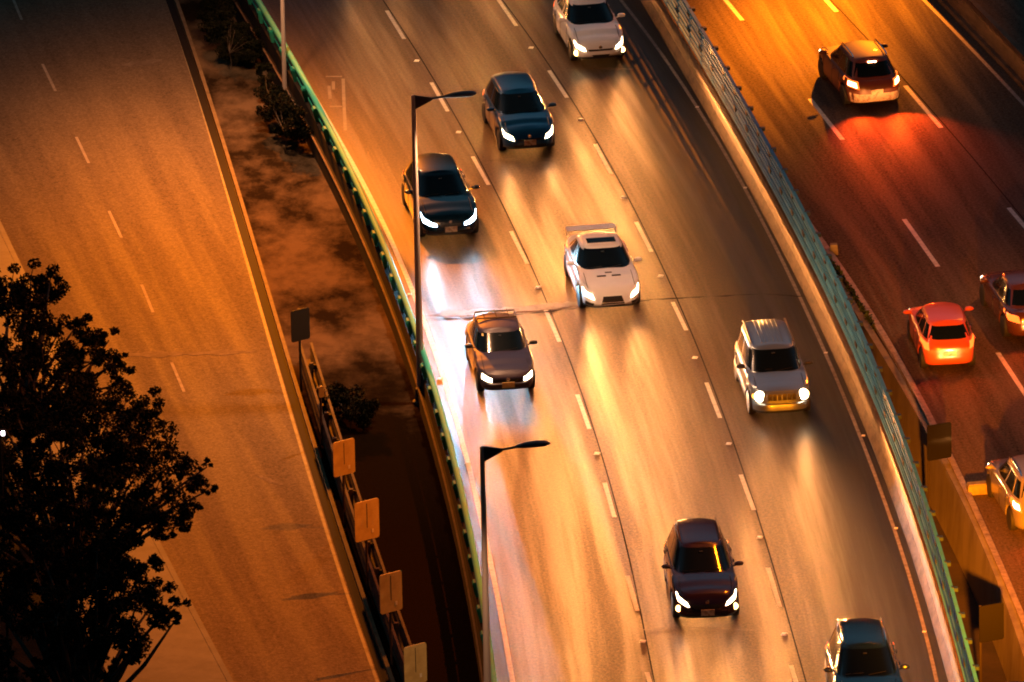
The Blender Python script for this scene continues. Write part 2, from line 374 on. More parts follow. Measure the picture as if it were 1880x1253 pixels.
# ---- painted markings
def quad_strip(mb, p0, p1, wdt, z):
    d = (p1-p0); d.z = 0; d.normalize(); s = Vector((d.y, -d.x, 0))*wdt/2
    b = len(mb.v)
    mb.add([Vector((q.x, q.y, z)) for q in (p0-s, p0+s, p1+s, p1-s)], [(0, 1, 2, 3)])
def dashes(name, lst, z, mat, wdt=0.12):
    mb = MB()
    for (a, b, c, d) in lst: quad_strip(mb, at(a, b, z), at(c, d, z), wdt, z+0.004)
    o = mb.build(name, mat, smooth=False); tag(o, kind='structure'); return o
dashA = [(710,20,742,72),(792,152,822,205),(868,288,897,340),(938,425,968,485),(1002,570,1027,628),(1060,725,1082,788),(1110,887,1128,950),(1152,1058,1170,1122),(1188,1235,1206,1300),(640,-95,668,-50)]
dashC = [(915,0,948,48),(1008,130,1041,180),(1093,265,1122,320),(1168,408,1196,463),(1235,555,1260,607),(1297,703,1322,768),(1360,872,1384,937),(1410,1043,1432,1115),(1452,1222,1472,1290)]
dashes('lane_markings', dashA+dashC, 0.0, m_paint)
dashes('right_lane_markings', [(1330,-2,1363,38),(1487,182,1547,257),(1660,403,1722,490),(1832,648,1890,736),(1505,-12,1536,22),(1662,158,1728,235),(1852,382,1920,462)], 0.0, m_paint, 0.14)
dashes('street_lane_markings', [(12,-30,40,37),(78,118,102,168),(140,252,163,300),(200,388,223,437),(260,523,281,574),(315,666,338,720)], ZL+0.006, m_dashl, 0.085)
mb = MB(); sweep(mb, EL, [(-0.07, 0.004), (0.07, 0.004)], Y0, Y1, close=False); tag(mb.build('edge_line', m_paint, smooth=False), kind='structure')
mb = MB(); sweep(mb, K, [(-0.05, 0.004), (0.05, 0.004)], Y0, Y1, close=False); tag(mb.build('right_edge_line', m_paintd, smooth=False), kind='structure')
mb = MB(); sweep(mb, E1, [(-0.05, ZL+0.010), (0.04, ZL+0.010)], Y0, Y1, close=False); tag(mb.build('street_edge_line', m_kerb, smooth=False), kind='structure')
mb = MB()
for cv, o_ in ((A, 0.12), (C, 0.12)): sweep(mb, cv, [(o_-0.02, 0.003), (o_+0.02, 0.003)], Y0, Y1, close=False)
sweep(mb, R2, [(0.13, 0.003), (0.17, 0.003)], Y0, Y1, close=False)
tag(mb.build('tar_seams', m_tar, smooth=False), kind='structure')

def ragged(mb, pts, z, w0, w1, seed):
    rnd = random.Random(seed); P = [at(a, b, z) for a, b in pts]; out = []
    L_ = []
    for i in range(len(P)-1):
        for j in range(12): L_.append(P[i].lerp(P[i+1], j/12))
    L_.append(P[-1]); up = []; dn = []
    for i, q in enumerate(L_):
        e = min(1, i/6, (len(L_)-1-i)/6)
        w = (w0+(w1-w0)*rnd.random())*max(.15, e); up.append((q.x, q.y+w/2, z)); dn.append((q.x, q.y-w/2+rnd.uniform(-.05, .05), z))
    m_ = len(up)
    mb.add(up+dn, [(i, i+1, m_+i+1, m_+i) for i in range(m_-1)])
mb = MB(); ragged(mb, [(782,578),(860,574),(960,568),(1070,556),(1180,548)], 0.006, 0.2, 0.6, 3)
tag(mb.build('expansion_joint', m_joint, smooth=False), kind='structure')
mb = MB(); ragged(mb, [(785,586),(870,584),(970,576),(1080,564),(1200,550),(1400,540),(1530,548)], 0.009, 0.03, 0.11, 5)
tag(mb.build('joint_crack', m_tar, smooth=False), kind='structure')
mb = MB(); ragged(mb, [(880,296),(950,293),(1060,298)], 0.006, 0.10, 0.3, 6); ragged(mb, [(1020,130),(1090,126),(1180,128)], 0.006, 0.10, 0.3, 8)
ragged(mb, [(1170,1157),(1260,1152),(1400,1158)], 0.006, 0.1, 0.25, 18)
tag(mb.build('joint_patches', m_deck, smooth=False), kind='structure')
mb = MB(); ragged(mb, [(222,120),(260,116),(298,110)], ZL+0.012, 0.35, 0.75, 16); ragged(mb, [(210,652),(330,650),(470,645)], ZL+0.012, 0.2, 0.5, 26)
ragged(mb, [(468,872),(500,884),(522,890)], ZL+0.012, 0.1, 0.4, 27)
tag(mb.build('street_patches', M('patched_asphalt', (0.17, 0.13, 0.09), .85, spec=.05, noise=(3, 5, (0.11, 0.08, 0.055), (1,1,1), .4, .6)), smooth=False), kind='structure')
# faded frame-shaped paint on the left lane
mb = MB()
for (a, b, c, d) in [(598,141,628,141),(612,150,612,165),(630,145,632,200),(605,196,628,196),(604,158,606,182),(632,200,634,240)]:
    quad_strip(mb, at(a, b), at(c, d), 0.10, 0.005)
tag(mb.build('faded_markings', M('ghost_paint', (0.17, 0.14, 0.12), 0.6, noise=(4, 4, (0.12, 0.10, 0.09), (1,1,1), .4, .6)), smooth=False), kind='structure')

# dark patches on the verge
def blob(mb, pts, z, seed, jit=0.35):
    rnd = random.Random(seed); P = [at(a, b, z) for a, b in pts]; out = []
    for i in range(len(P)):
        p, q = P[i], P[(i+1) % len(P)]
        for j in range(16):
            r = p.lerp(q, j/16); out.append((r.x+rnd.uniform(-jit, jit), r.y+rnd.uniform(-jit, jit)*2, z))
    c = sum((Vector(o_) for o_ in out), Vector())/len(out)
    k_ = len(out); mb.add(out+[tuple(c)], [(i, (i+1) % k_, k_) for i in range(k_)])
# ------------------------------------------------------------------ fences and barriers
def fence_left():
    root = empty('viaduct_fence', (0, 0, 0))
    tag(root, 'green painted railing with tapered posts along the left edge of the viaduct', 'fence')
    p = MB(); sweep(p, F, [(-0.20, -0.52), (-0.20, 0.0), (-0.10, 0.04), (-0.10, 0.55), (0.12, 0.55), (0.12, -0.52)], Y0, Y1, .8); p.build('parapet', m_para, root, smooth=False)
    lg = MB(); sweep(lg, F, rect(-0.215, -0.16, 0.020, 0.045), Y0, Y1, .8); lg.build('ledge', m_conc, root, smooth=False)
    r = MB()
    y = Y0
    pts = [F.p(Y0+(Y1-Y0)*i/160, 0, 1.05) for i in range(161)]
    r.tube(pts, 0.085, 10); r.build('top_rail', m_tealtop, root)
    r2 = MB(); r2.tube([q+Vector((0, 0, -.20)) for q in pts], 0.028, 6); r2.tube([q+Vector((0, 0, -.36)) for q in pts], 0.028, 6); r2.build('lower_rail', m_teal, root)
    proto = None
    y = -34.0
    while y < 36:
        q = F.p(y, -0.05, 0.0); a = math.atan(F.slope(y))
        if proto is None:
            b = MB(); 
            b.add([(-.03, -.05, .5), (.04, -.05, .5), (.04, .05, .5), (-.03, .05, .5), (-.13, -.14, .93), (.05, -.14, .93), (.05, .14, .93), (-.13, .14, .93),
                   (-.10, -.13, 1.0), (.05, -.13, 1.0), (.05, .13, 1.0), (-.10, .13, 1.0)],
                  [(0,1,5,4),(1,2,6,5),(2,3,7,6),(3,0,4,7),(0,3,2,1),(4,5,9,8),(5,6,10,9),(6,7,11,10),(7,4,8,11),(8,9,10,11)])
            o = b.build('post', m_teal, root, smooth=False); proto = o
        else: o = proto.copy(); link(o, root)
        o.location = q; o.rotation_euler = (0, 0, -a)
        y += 1.85
fence_left()

def fence_right():
    bar = MB(); sweep(bar, B, [(-0.02, -0.02), (-0.02, 0.10), (0.10, 0.34), (0.17, 0.80), (0.36, 0.80), (0.42, -0.02)], Y0, Y1, .8)
    tag(bar.build('concrete_barrier', m_conc, smooth=False), 'pale sloped concrete barrier running under the blue railing beside the middle carriageway', 'barrier')
    root = empty('median_fence', (0, 0, 0)); tag(root, 'blue grey steel railing standing on the concrete barrier between the carriageways', 'fence')
    def rail(h, ht, mat, dx=0.0, w=0.06):
        r = MB(); sweep(r, B, rect(0.26+dx-w/2, 0.26+dx+w/2, h-ht/2, h+ht/2), Y0, Y1, .8); r.build('rail', mat, root, smooth=False)
    rail(1.93, .10, m_blue, 0, .10); rail(1.74, .05, m_bluel); rail(1.58, .09, m_blue); rail(1.40, .05, m_blue); rail(1.22, .09, m_bluel, 0); rail(1.04, .05, m_blue); rail(0.90, .07, m_bluel, -.02)
    proto = None; y = -34.0
    while y < 36:
        q = B.p(y, 0.27, 0.0); a = math.atan(B.slope(y))
        if proto is None:
            b = MB(); b.box((.02, 0, 1.40), (.05, .10, 1.2)); b.box((-.045, 0, 1.83), (.03, .26, .17)); b.box((-.045, 0, 1.31), (.03, .30, .16)); b.box((.10, 0, 1.93), (.12, .16, .10))
            o = b.build('post', m_postd, root, smooth=False); proto = o
        else: o = proto.copy(); link(o, root)
        o.location = q; o.rotation_euler = (0, 0, -a); y += 1.85
fence_right()

# street kerb (left) and the steel guard rail on it
mb = MB(); sweep(mb, E2, [(-0.06, -0.17), (-0.06, 0.0), (0.05, 0.0), (0.05, -0.17)], Y0, Y1, .8, z=ZL+0.15); tag(mb.build('street_kerb', m_kerbd, smooth=False), kind='structure')
mb = MB(); sweep(mb, E2, [(-0.30, 0.012), (-0.07, 0.012)], Y0, Y1, .8, z=ZL, close=False); tag(mb.build('kerb_shade', m_tar, smooth=False), kind='structure')  # dark strip painting the shade between edge line and kerb
yg1 = at(541, 675, ZL).y
root = empty('guard_rail', (0, 0, 0)); tag(root, 'weathered steel guard rail with double wave beams along the left street verge', 'guard rail')
for side, mt in ((0.30, m_steel), (0.62, m_steel)):
    b = MB(); sweep(b, E2, [(side, .22), (side-.05, .30), (side, .40), (side-.05, .52), (side, .62), (side-.03, .72), (side+.04, .74), (side+.02, .55), (side+.03, .22)], -60, yg1, .8, z=ZL); b.build('beam', mt, root, smooth=False)
b = MB(); sweep(b, E2, rect(.25, .70, .0, .10), -60, yg1, .8, z=ZL+.12); b.build('footing', m_conc, root, smooth=False)
proto = None; y = -34
while y < yg1:
    q = E2.p(y, 0.46, ZL)
    if proto is None:
        b = MB(); b.box((0, 0, .35), (.12, .12, .7)); b.box((0, 0, .58), (.28, .08, .12)); o = b.build('post', m_steel, root, smooth=False); proto = o
    else: o = proto.copy(); link(o, root)
    o.location = q; o.rotation_euler = (0, 0, -math.atan(E2.slope(y))); y += 2.0

# kerb and hedge on top of the retaining wall
mb = MB(); sweep(mb, RK, rect(-0.12, 0.05, -0.01, 0.12), Y0, RK.y1+2, .8); tag(mb.build('right_kerb', m_paintd, smooth=False), kind='structure')
# right edge: barrier of the right carriageway
mb = MB(); sweep(mb, RF, [(-0.02, -0.02), (0.0, 0.12), (0.12, 0.14), (0.2, 0.85), (0.36, 0.85), (0.42, -0.06)], Y0, Y1, .8)
tag(mb.build('edge_barrier', m_conc, smooth=False), 'concrete barrier on the far right side of the right hand carriageway', 'barrier')
mb = MB(); sweep(mb, RF, [(-0.45, 0.004), (-0.33, 0.004)], Y0, Y1, close=False); tag(mb.build('right_road_edge_line', m_paintd, smooth=False), kind='structure')

def leaf_mesh(mb, c, rad, n, size, rnd):
    for _ in range(n):
        while True:
            d = Vector((rnd.uniform(-1, 1), rnd.uniform(-1, 1), rnd.uniform(-1, 1)))
            if d.length <= 1: break
        p = Vector(c)+Vector((d.x*rad[0], d.y*rad[1], d.z*rad[2]))
        a = Vector((rnd.gauss(0, 1), rnd.gauss(0, 1), rnd.gauss(0, 1))).normalized(); b = a.orthogonal().normalized()
        b.rotate(Matrix.Rotation(rnd.uniform(0, 6.28), 3, a))
        e = a.cross(b); s = size*rnd.uniform(.6, 1.4)
        mb.add([p-b*s*.5, p+e*s*.22, p+b*s*.5, p-e*s*.22], [(0, 1, 2, 3)])

rnd = random.Random(3)
mb = MB(); y = -40
while y < RK.y1+1:
    wa = WT.x(y)+0.10; wb = RK.x(y)-0.14
    if wb-wa > .06: leaf_mesh(mb, ((wa+wb)/2, y, 0.10), ((wb-wa)/2+.03, .35, .14), 26, .13, rnd)
    y += .42
tag(mb.build('hedge', m_leafg, smooth=False, recalc=False), 'thin strip of low green hedge on top of the retaining wall', 'hedge', kind='stuff')

# ------------------------------------------------------------------ street lamps
def lamp_post(px, py, label, z0=ZL, h=9.25, dirv=(1, 0.10), power=0, aim=(0, 0), first=None, loc=None, spot=2.4, blend=.6):
    base = loc if loc is not None else at(px, py, z0)
    if first is None:
        root = empty('street_lamp', base)
        p = MB(); p.tube([(0, 0, 0), (0, 0, .9), (0, 0, 5), (0, 0, h)], [.115, .105, .085, .06], 14); p.build('pole', m_pole, root)
        f = MB(); f.lathe([(.24, 0), (.24, .06), (.17, .10), (.15, .45)], n=12, axis='Z'); f.box((.18, 0, .12), (.26, .30, .22)); f.build('base_flange', m_concd, root, smooth=False)
        a = MB()
        a.add([(0, -.05, h+.02), (0, .05, h+.02), (0, -.05, h-.42), (0, .05, h-.42), (.52, -.03, h-.08), (.52, .03, h-.08), (.52, -.03, h-.16), (.52, .03, h-.16)],
              [(0,1,5,4),(2,6,7,3),(0,4,6,2),(1,3,7,5),(0,2,3,1),(4,5,7,6)])
        a.tube([(.45, 0, h-.12), (.95, 0, h-.05)], .035, 8); a.build('bracket_arm', m_lamp, root)
        hd = MB(); hd.tube([(.82, 0, h-.06), (.92, 0, h-.04), (1.1, 0, h-.02), (1.4, 0, h), (1.62, 0, h), (1.74, 0, h), (1.78, 0, h)], [.03, .08, .125, .15, .13, .07, .01], 12, flat=.6)
        hd_o = hd.build('lamp_head', m_lamp, root)
        gl = MB(); gl.tube([(1.15, 0, h-.06), (1.35, 0, h-.07), (1.55, 0, h-.06)], [.04, .06, .04], 10, flat=.5); gl.build('lamp_glass', m_lampglow, hd_o)
    else:
        root = copy_tree(first); root.location = base
    root.rotation_euler = (0, 0, math.atan2(dirv[1], dirv[0]))
    tag(root, label, 'street lamp', 'tall street lamps with one arm')
    if power:
        l = bpy.data.lights.new('lamp_light', 'SPOT'); l.energy = power; l.color = DECKL; l.spot_size = spot; l.spot_blend = blend; l.shadow_soft_size = .12
        lo = bpy.data.objects.new('lamp_light', l); link(lo)
        a = math.atan2(dirv[1], dirv[0])
        lo.location = Vector(base)+Vector((1.35*math.cos(a), 1.35*math.sin(a), h-.28))
        d = Vector((aim[0], aim[1], -1)).normalized(); lo.rotation_euler = d.to_track_quat('-Z', 'Y').to_euler()
        lo.parent = root; lo.matrix_parent_inverse = (Matrix.Translation(base) @ Matrix.Rotation(a, 4, 'Z')).inverted()
    return root
LAMPS = []
L1 = lamp_post(773, 740, 'grey lamp post beside the black car with white headlights', dirv=(1, .04), power=2000, aim=(.15, .0))
LAMPS.append(L1)
L2 = lamp_post(899, 1427, 'grey lamp post whose arm reaches over the lane behind the dark saloon', first=L1)
L0 = lamp_post(524, 192, 'dark lamp post running off the top edge beside the green railing', first=L1)
for ch in bpy.data.objects:                                          # thin the top lamp's pole; cut the lower lamp's light on the deck
    if ch.parent == L0 and ch.type == 'MESH' and ch.name.startswith('pole'): ch.scale = (.7, .7, 1)
    if ch.parent == L2 and ch.type == 'LIGHT': ch.data = ch.data.copy(); ch.data.energy *= .3

# ------------------------------------------------------------------ cars
def interp(tab, x):
    if x <= tab[0][0]: return tab[0][1]
    for (a, b), (c, d) in zip(tab, tab[1:]):
        if x <= c:
            t = (x-a)/(c-a); t = t*t*(3-2*t)*.7+t*.3
            return b+(d-b)*t
    return tab[-1][1]

NS = 4.6
def unit_outline():
    pts = []
    n = NS; ucut = .94
    vcut = (1-ucut**n)**(1/n)
    us = [ucut-2*ucut*i/72 for i in range(73)]
    side = [(u, (1-abs(u)**n)**(1/n)) for u in us]                       # +y side, front -> rear
    back = [(-(1-abs(v)**n)**(1/n), v) for v in [vcut-2*vcut*i/18 for i in range(1, 18)]]
    front = [((1-abs(v)**n)**(1/n), v) for v in [-vcut+2*vcut*i/18 for i in range(1, 18)]]
    return side+back+[(u, -v) for u, v in reversed(side)]+front
UO = unit_outline()

_beams = {}
def beam_light(power, col):
    '''a dipped headlight: most of its light just under the horizon, little of it near the bumper'''
    key = (power, col)
    if key in _beams: return _beams[key]
    l = bpy.data.lights.new('headlight_beam', 'SPOT'); l.energy = power; l.color = col; l.spot_size = math.radians(84); l.spot_blend = .6; l.shadow_soft_size = .06
    l.use_nodes = True; n = l.node_tree; em = n.nodes['Emission']
    tcn = n.nodes.new('ShaderNodeTexCoord'); sp_ = n.nodes.new('ShaderNodeSeparateXYZ'); n.links.new(tcn.outputs['Normal'], sp_.inputs[0])
    def m(op, a, b=None):
        q = n.nodes.new('ShaderNodeMath'); q.operation = op
        for i, v in enumerate((a, b)):
            if v is None: continue
            if isinstance(v, (int, float)): q.inputs[i].default_value = v
            else: n.links.new(v, q.inputs[i])
        return q.outputs[0]
    dn = m('DIVIDE', sp_.outputs['Y'], sp_.outputs['Z']); lat = m('DIVIDE', sp_.outputs['X'], sp_.outputs['Z'])
    pk = m('POWER', m('DIVIDE', .085, m('ADD', m('MAXIMUM', dn, 0.0), .032)), 2.8)
    up = m('ADD', m('MULTIPLY', m('GREATER_THAN', dn, 0.0), .97), .03)
    sd = m('POWER', 2.718, m('MULTIPLY', m('MULTIPLY', lat, lat), -4.2))
    n.links.new(m('MULTIPLY', m('MULTIPLY', pk, up), sd), em.inputs['Strength'])
    l.energy = power*2.5
    _beams[key] = l; return l

def make_car(name, cat, label, sp, paint, loc, yaw, group=None):
    L_, Wd, H = sp['L'], sp['W'], sp['H']; hl = L_/2
    wr = sp.get('wheel', .32); xwf = hl-sp.get('fo', .85); xwr = xwf-sp['wb']
    top = sp['top']; sill = sp.get('sill', .24)
    boxy = sp.get('boxy', 0)
    root = empty(name, loc, yaw); tag(root, label, cat, group)
    # rows: (t, width scale, front inset, rear inset)
    rows = sp.get('rows') or [(0, .93, .10, .10), (.05, .97, .03, .03), (.16, .99, 0, 0), (.34, 1, 0, 0), (.44, 1.0, .02, .02), (.60, 1.0, .035, .03), (.74, .99, .06, .04), (.86, .975, .10, .06), (.94, .955, .16, .10), (1.0, .915, .25, .16)]
    def row(t):
        for a, b in zip(rows, rows[1:]):
            if t <= b[0]:
                k = (t-a[0])/(b[0]-a[0]); return [a[i]+(b[i]-a[i])*k for i in range(4)]
        return list(rows[-1])
    def bottom(x, side):
        z = sill+ (0.05*max(0, (abs(x)-hl*.86)/(hl*.14)))
        if side:
            for xw in (xwf, xwr):
                d = x-xw; R = wr+.065
                if abs(d) < R: z = max(z, wr+math.sqrt(R*R-d*d))
        return z
    def zt(x): return interp(top, x)
    def body(ux, uy, t):
        _, ws, fi, ri = row(t)
        xf = hl-fi; xr = -hl+ri; x = (xf+xr)/2+ux*(xf-xr)/2; y = uy*Wd/2*ws
        zb = bottom(x, abs(uy) > .80)
        zz = zt(x)-.028
        return Vector((x, y, zb+(zz-zb)*t))
    g = []
    for (t, *_r) in rows: g.append([body(u, v, t) for u, v in UO])
    nU = len(UO)
    def add_cap(mb_, top_of, hfun, crown):
        # rows across the car at each side station, plus one row along each rounded end
        rws = []
        vc = [UO[89+1+q_][1] for q_ in range(0)]
        nS = 73; nE = 17
        sideL = [top_of(*UO[q_]) for q_ in range(nS)]
        backp = [top_of(*UO[nS+q_]) for q_ in range(nE)]
        sideR = [top_of(*UO[nS+nE+q_]) for q_ in range(nS)][::-1]
        frontp = [top_of(*UO[2*nS+nE+q_]) for q_ in range(nE)][::-1]
        def across(a, b):
            out = []
            for q_ in range(nE+2):
                k_ = q_/(nE+1); p_ = a.lerp(b, k_); c_ = 1-(2*k_-1)**2
                p_.z = hfun(p_.x, p_.z)*1.0+crown*c_; out.append(p_)
            out[0] = a; out[-1] = b; return out
        for a, b in zip(sideL, sideR): rws.append(across(a, b))
        fr = [sideL[0]]+frontp+[sideR[0]]; bk = [sideL[-1]]+backp+[sideR[-1]]
        rws = [fr]+rws+[bk]
        mb_.grid(rws)
    m = MB()
    m.add([q for r_ in g for q in r_], [(i*nU+j, i*nU+(j+1) % nU, (i+1)*nU+(j+1) % nU, (i+1)*nU+j) for i in range(len(g)-1) for j in range(nU)])
    add_cap(m, lambda u, v: body(u, v, 1.0), lambda x, z: zt(x)-.028, .045)
    m.build('body', paint, root, ang=40)
    ub = MB(); ub.box((0, 0, (sill+.55)/2+.03), (L_*.90, Wd-.54, .55-sill)); ub.box(((xwf+xwr)/2, 0, .36), (sp['wb']-2*wr-.2, Wd-.12, .20)); ub.build('underbody', m_under, root, smooth=False)

    def patch(f, cor, nu, nv, off, nm, mat, par=root, ang=60):
        """cor: 4 (s,t) corners BL, BR, TR, TL of a surface f(s,t); offset outwards"""
        P = []
        for j in range(nv+1):
            r_ = []
            for i in range(nu+1):
                a = i/nu; b = j/nv
                s_ = (1-a)*(1-b)*cor[0][0]+a*(1-b)*cor[1][0]+a*b*cor[2][0]+(1-a)*b*cor[3][0]
                t_ = (1-a)*(1-b)*cor[0][1]+a*(1-b)*cor[1][1]+a*b*cor[2][1]+(1-a)*b*cor[3][1]
                r_.append(f(s_, t_))
            P.append(r_)
        c = Vector((0, 0, .5)); Q = []
        for j in range(nv+1):
            r_ = []
            for i in range(nu+1):
                du = P[j][min(i+1, nu)]-P[j][max(i-1, 0)]; dv = P[min(j+1, nv)][i]-P[max(j-1, 0)][i]
                nn = du.cross(dv)
                if nn.length < 1e-9: nn = P[j][i]-c
                nn.normalize()
                if nn.dot(P[j][i]-c) < 0: nn = -nn
                r_.append(P[j][i]+nn*off)
            Q.append(r_)
        # front skin plus a skirt back into the body, so the piece has thickness
        mb_ = MB(); mb_.grid(Q)
        ring = [Q[0][i] for i in range(nu+1)]+[Q[j][nu] for j in range(1, nv+1)]+[Q[nv][i] for i in range(nu-1, -1, -1)]+[Q[j][0] for j in range(nv-1, 0, -1)]
        ringp = [P[0][i] for i in range(nu+1)]+[P[j][nu] for j in range(1, nv+1)]+[P[nv][i] for i in range(nu-1, -1, -1)]+[P[j][0] for j in range(nv-1, 0, -1)]
        k_ = len(ring); mb_.add(ring+[p_+(p_-q_)*.4 for p_, q_ in zip(ringp, ring)], [(i, (i+1) % k_, k_+(i+1) % k_, k_+i) for i in range(k_)])
        return mb_.build(nm, mat, par, ang=ang), (sum((q for r_ in Q for q in r_), Vector())/((nu+1)*(nv+1)))
    def front(s, t):
        v = max(-.999, min(.999, s)); u = (1-abs(v)**NS)**(1/NS); return body(u, v, t)
    def rear(s, t):
        v = max(-.999, min(.999, s)); u = -(1-abs(v)**NS)**(1/NS); return body(u, v, t)

    # greenhouse
    xc, xrf, xrr, xb = sp['cab']; wbt, wrf = sp.get('cabw', (.90, .66)); zr = H
    ng = sp.get('ng', 6.0)
    def groof(x):
        return zr-0.05*abs((x-(xrf+xrr)/2)/((xrf-xrr)/2))**2.5 if xrr < x < xrf else zr-.05
    def gh(ux, uy, t, ins=0.0):
        xf = xc+(xrf-xc)*t-ins; xr = xb+(xrr-xb)*t+ins; hw = Wd/2*(wbt+(wrf-wbt)*t)-ins
        x = (xf+xr)/2+ux*(xf-xr)/2; y = uy*hw
        zb = zt(xc+(xb-xc)*(1-ux)/2)-.05; zz = groof(x)-.035
        return Vector((x, y, zb+(zz-zb)*t))
    G = [[gh(u, v, t) for u, v in UO] for t in (0, .2, .4, .6, .8, .93)]
    G.append([gh(u, v, .985, .015)+Vector((0, 0, .006)) for u, v in UO])
    G.append([gh(u, v, 1.0, .045)+Vector((0, 0, .016)) for u, v in UO])
    m = MB(); m.add([q for r_ in G for q in r_], [(i*nU+j, i*nU+(j+1) % nU, (i+1)*nU+(j+1) % nU, (i+1)*nU+j) for i in range(len(G)-1) for j in range(nU)])
    add_cap(m, lambda u, v: gh(u, v, 1.0, .045)+Vector((0, 0, .016)), lambda x, z: groof(x)-.035+.016, .045)
    m.build('roof', sp.get('roofmat', paint), root, ang=50)
    def gf(s, t):
        v = max(-.9999, min(.9999, s)); return gh((1-abs(v)**NS)**(1/NS), v, t)
    def gr(s, t):
        v = max(-.9999, min(.9999, s)); return gh(-(1-abs(v)**NS)**(1/NS), v, t)
    def gs(sgn):
        def f(u, t):
            u = max(-.9999, min(.9999, u)); return gh(u, sgn*(1-abs(u)**NS)**(1/NS), t)
        return f
    ws = patch(gf, [(-.90, .10), (.90, .10), (.88, .93), (-.88, .93)], 14, 8, .007, 'windshield', m_glass)[0]
    wp = MB()
    for s0 in (-.72, .02):
        a = gf(s0, .13); b = gf(s0+.58, .20); nn = Vector((.6, 0, .8)); wp.tube([a+nn*.02, b+nn*.02], .008, 5)
    wp.build('wiper', m_black, ws)
    q = MB(); a = gf(.04, .80); b = gf(-.10, .80); q.tube([a+Vector((.012, 0, .008)), b+Vector((.012, 0, .008))], .03, 8, flat=.6); q.build('rear_view_mirror', m_seat, ws)
    gp = MB()
    for sgn in (1, -1):                                   # shut lines of the bonnet and the doors
        P_ = [Vector((x_, sgn*(Wd/2*.76), zt(x_)-.028+.045*(1-.76**2)+.004)) for x_ in [xc+.10+(hl-.32-xc-.10)*k/8 for k in range(9)]]
        gp.tube(P_, .008, 4)
        for ux_ in (.42, -.06, -.42):
            P_ = [body(ux_, sgn*(1-abs(ux_)**NS)**(1/NS), t_)+Vector((0, sgn*.003, 0)) for t_ in (.12, .3, .5, .7, .86, .97)]
            gp.tube(P_, .008, 4)
    gp.build('panel_gaps', m_black, root, smooth=False)
    if sp.get('small_patch'):
        patch(gf, [(-.84, .78), (-.76, .78), (-.76, .88), (-.84, .88)], 2, 2, .012, 'small_patch', m_plate, ws)  # yellow sticker in the windscreen corner
    for sgn in (1, -1):
        f = gs(sgn)
        for (u1, u0) in sp.get('win', [(.86, .12), (.04, -.50), (-.57, -.84)]):
            # slanted outer ends follow the pillars
            patch(f, [(u0, .14), (u1, .14), (u1*.97 if u1 > .5 else u1, .86), (u0*.97 if u0 < -.5 else u0, .86)], 8, 4, .006, 'side_window', m_glass)
    patch(gr, [(-.84, .22), (.84, .22), (.80, .88), (-.80, .88)], 10, 5, .007, 'rear_window', m_glass)
    if sp.get('sunroof'):
        q = MB(); z0 = H+.028; x0 = xrf-.30; q.box((x0, 0, z0-.014), (.34, Wd*.46, .03)); q.build('sunroof', m_glass, root)
    # lights
    lamp_pts = []
    hs = sp.get('hl', [(.56, .66), (.93, .74), (.965, .93), (.60, .84)])
    lens = sp.get('lens', m_hl)
    for sgn in (1, -1):
        if sp.get('roundlamp'):
            c_ = front(sgn*.70, .76); q = MB(); q.lathe([(.15, -.05), (.15, .03), (.12, .05), (.02, .06)], n=18, axis='Y')
            o = q.build('headlight', lens, root); o.location = c_+Vector((.0, 0, 0)); o.rotation_euler = (0, 0, -math.pi/2); p_ = c_
        else:
            cor = [(sgn*s_, t_) for s_, t_ in hs]
            if sgn < 0: cor = [cor[1], cor[0], cor[3], cor[2]]
            if sp.get('lensframe', True):
                gx = sum(c[0] for c in cor)/4; gt = sum(c[1] for c in cor)/4
                o0, _ = patch(front, cor, 6, 4, .006, 'headlight_housing', m_clear)
                ins = [(gx+(c[0]-gx)*.86, gt+(c[1]-gt)*.86) for c in cor]
                o, p_ = patch(front, ins, 6, 4, .016, 'headlight', lens, o0)
            else: o, p_ = patch(front, cor, 6, 4, .012, 'headlight', lens)
        lamp_pts.append(p_)
        for (s_, t_, r_, mt) in sp.get('extra', []):
            c_ = front(sgn*s_, t_); q = MB(); q.lathe([(r_, -.04), (r_, .02), (r_*.6, .035)], n=14, axis='Y')
            o = q.build('fog_light' if mt is m_fog else 'indicator', mt, root); o.location = c_; o.rotation_euler = (0, 0, -math.pi/2+sgn*.15)
    for sgn in (1, -1):
        ts = sp.get('tl', [(.60, .62), (.97, .62), (.97, .88), (.66, .88)])
        cor = [(sgn*s_, t_) for s_, t_ in ts]
        if sgn < 0: cor = [cor[1], cor[0], cor[3], cor[2]]
        if sp.get('tail') is m_brake:
            gx = sum(c[0] for c in cor)/4; gt = sum(c[1] for c in cor)/4
            o0, _ = patch(rear, cor, 5, 4, .010, 'tail_light', m_tail)
            patch(rear, [(gx+(c[0]-gx)*.62, gt+(c[1]-gt)*.6) for c in cor], 4, 3, .018, 'brake_lamp', m_brake, o0)
        else: patch(rear, cor, 5, 4, .010, 'tail_light', sp.get('tail', m_tail))
    # grille, intake, plate, emblem
    for (cor, nm, mt) in sp.get('front', []):
        patch(front, cor, 10, 4, .008, nm, mt)
    for s_ in sp.get('bars', []):
        a = front(s_, .60); b = front(s_, .90); q = MB(); q.tube([a+Vector((.02, 0, 0)), b+Vector((.02, 0, 0))], .022, 6); q.build('grille_bar', sp.get('barmat', paint), root)
    pt = sp.get('plate', .30)
    if pt is not None:
        c_ = front(sp.get('plate_s', 0), pt); q = MB(); q.box((0, 0, 0), (.02, .36, .17)); o = q.build('licence_plate', sp.get('platemat', m_numplate), root, smooth=False); o.location = c_+Vector((.02, 0, 0))
    c_ = rear(0, sp.get('rplate', .55)); q = MB(); q.box((0, 0, 0), (.02, .38, .17)); o = q.build('licence_plate', m_numplate, root, smooth=False); o.location = c_+Vector((-.02, 0, 0))
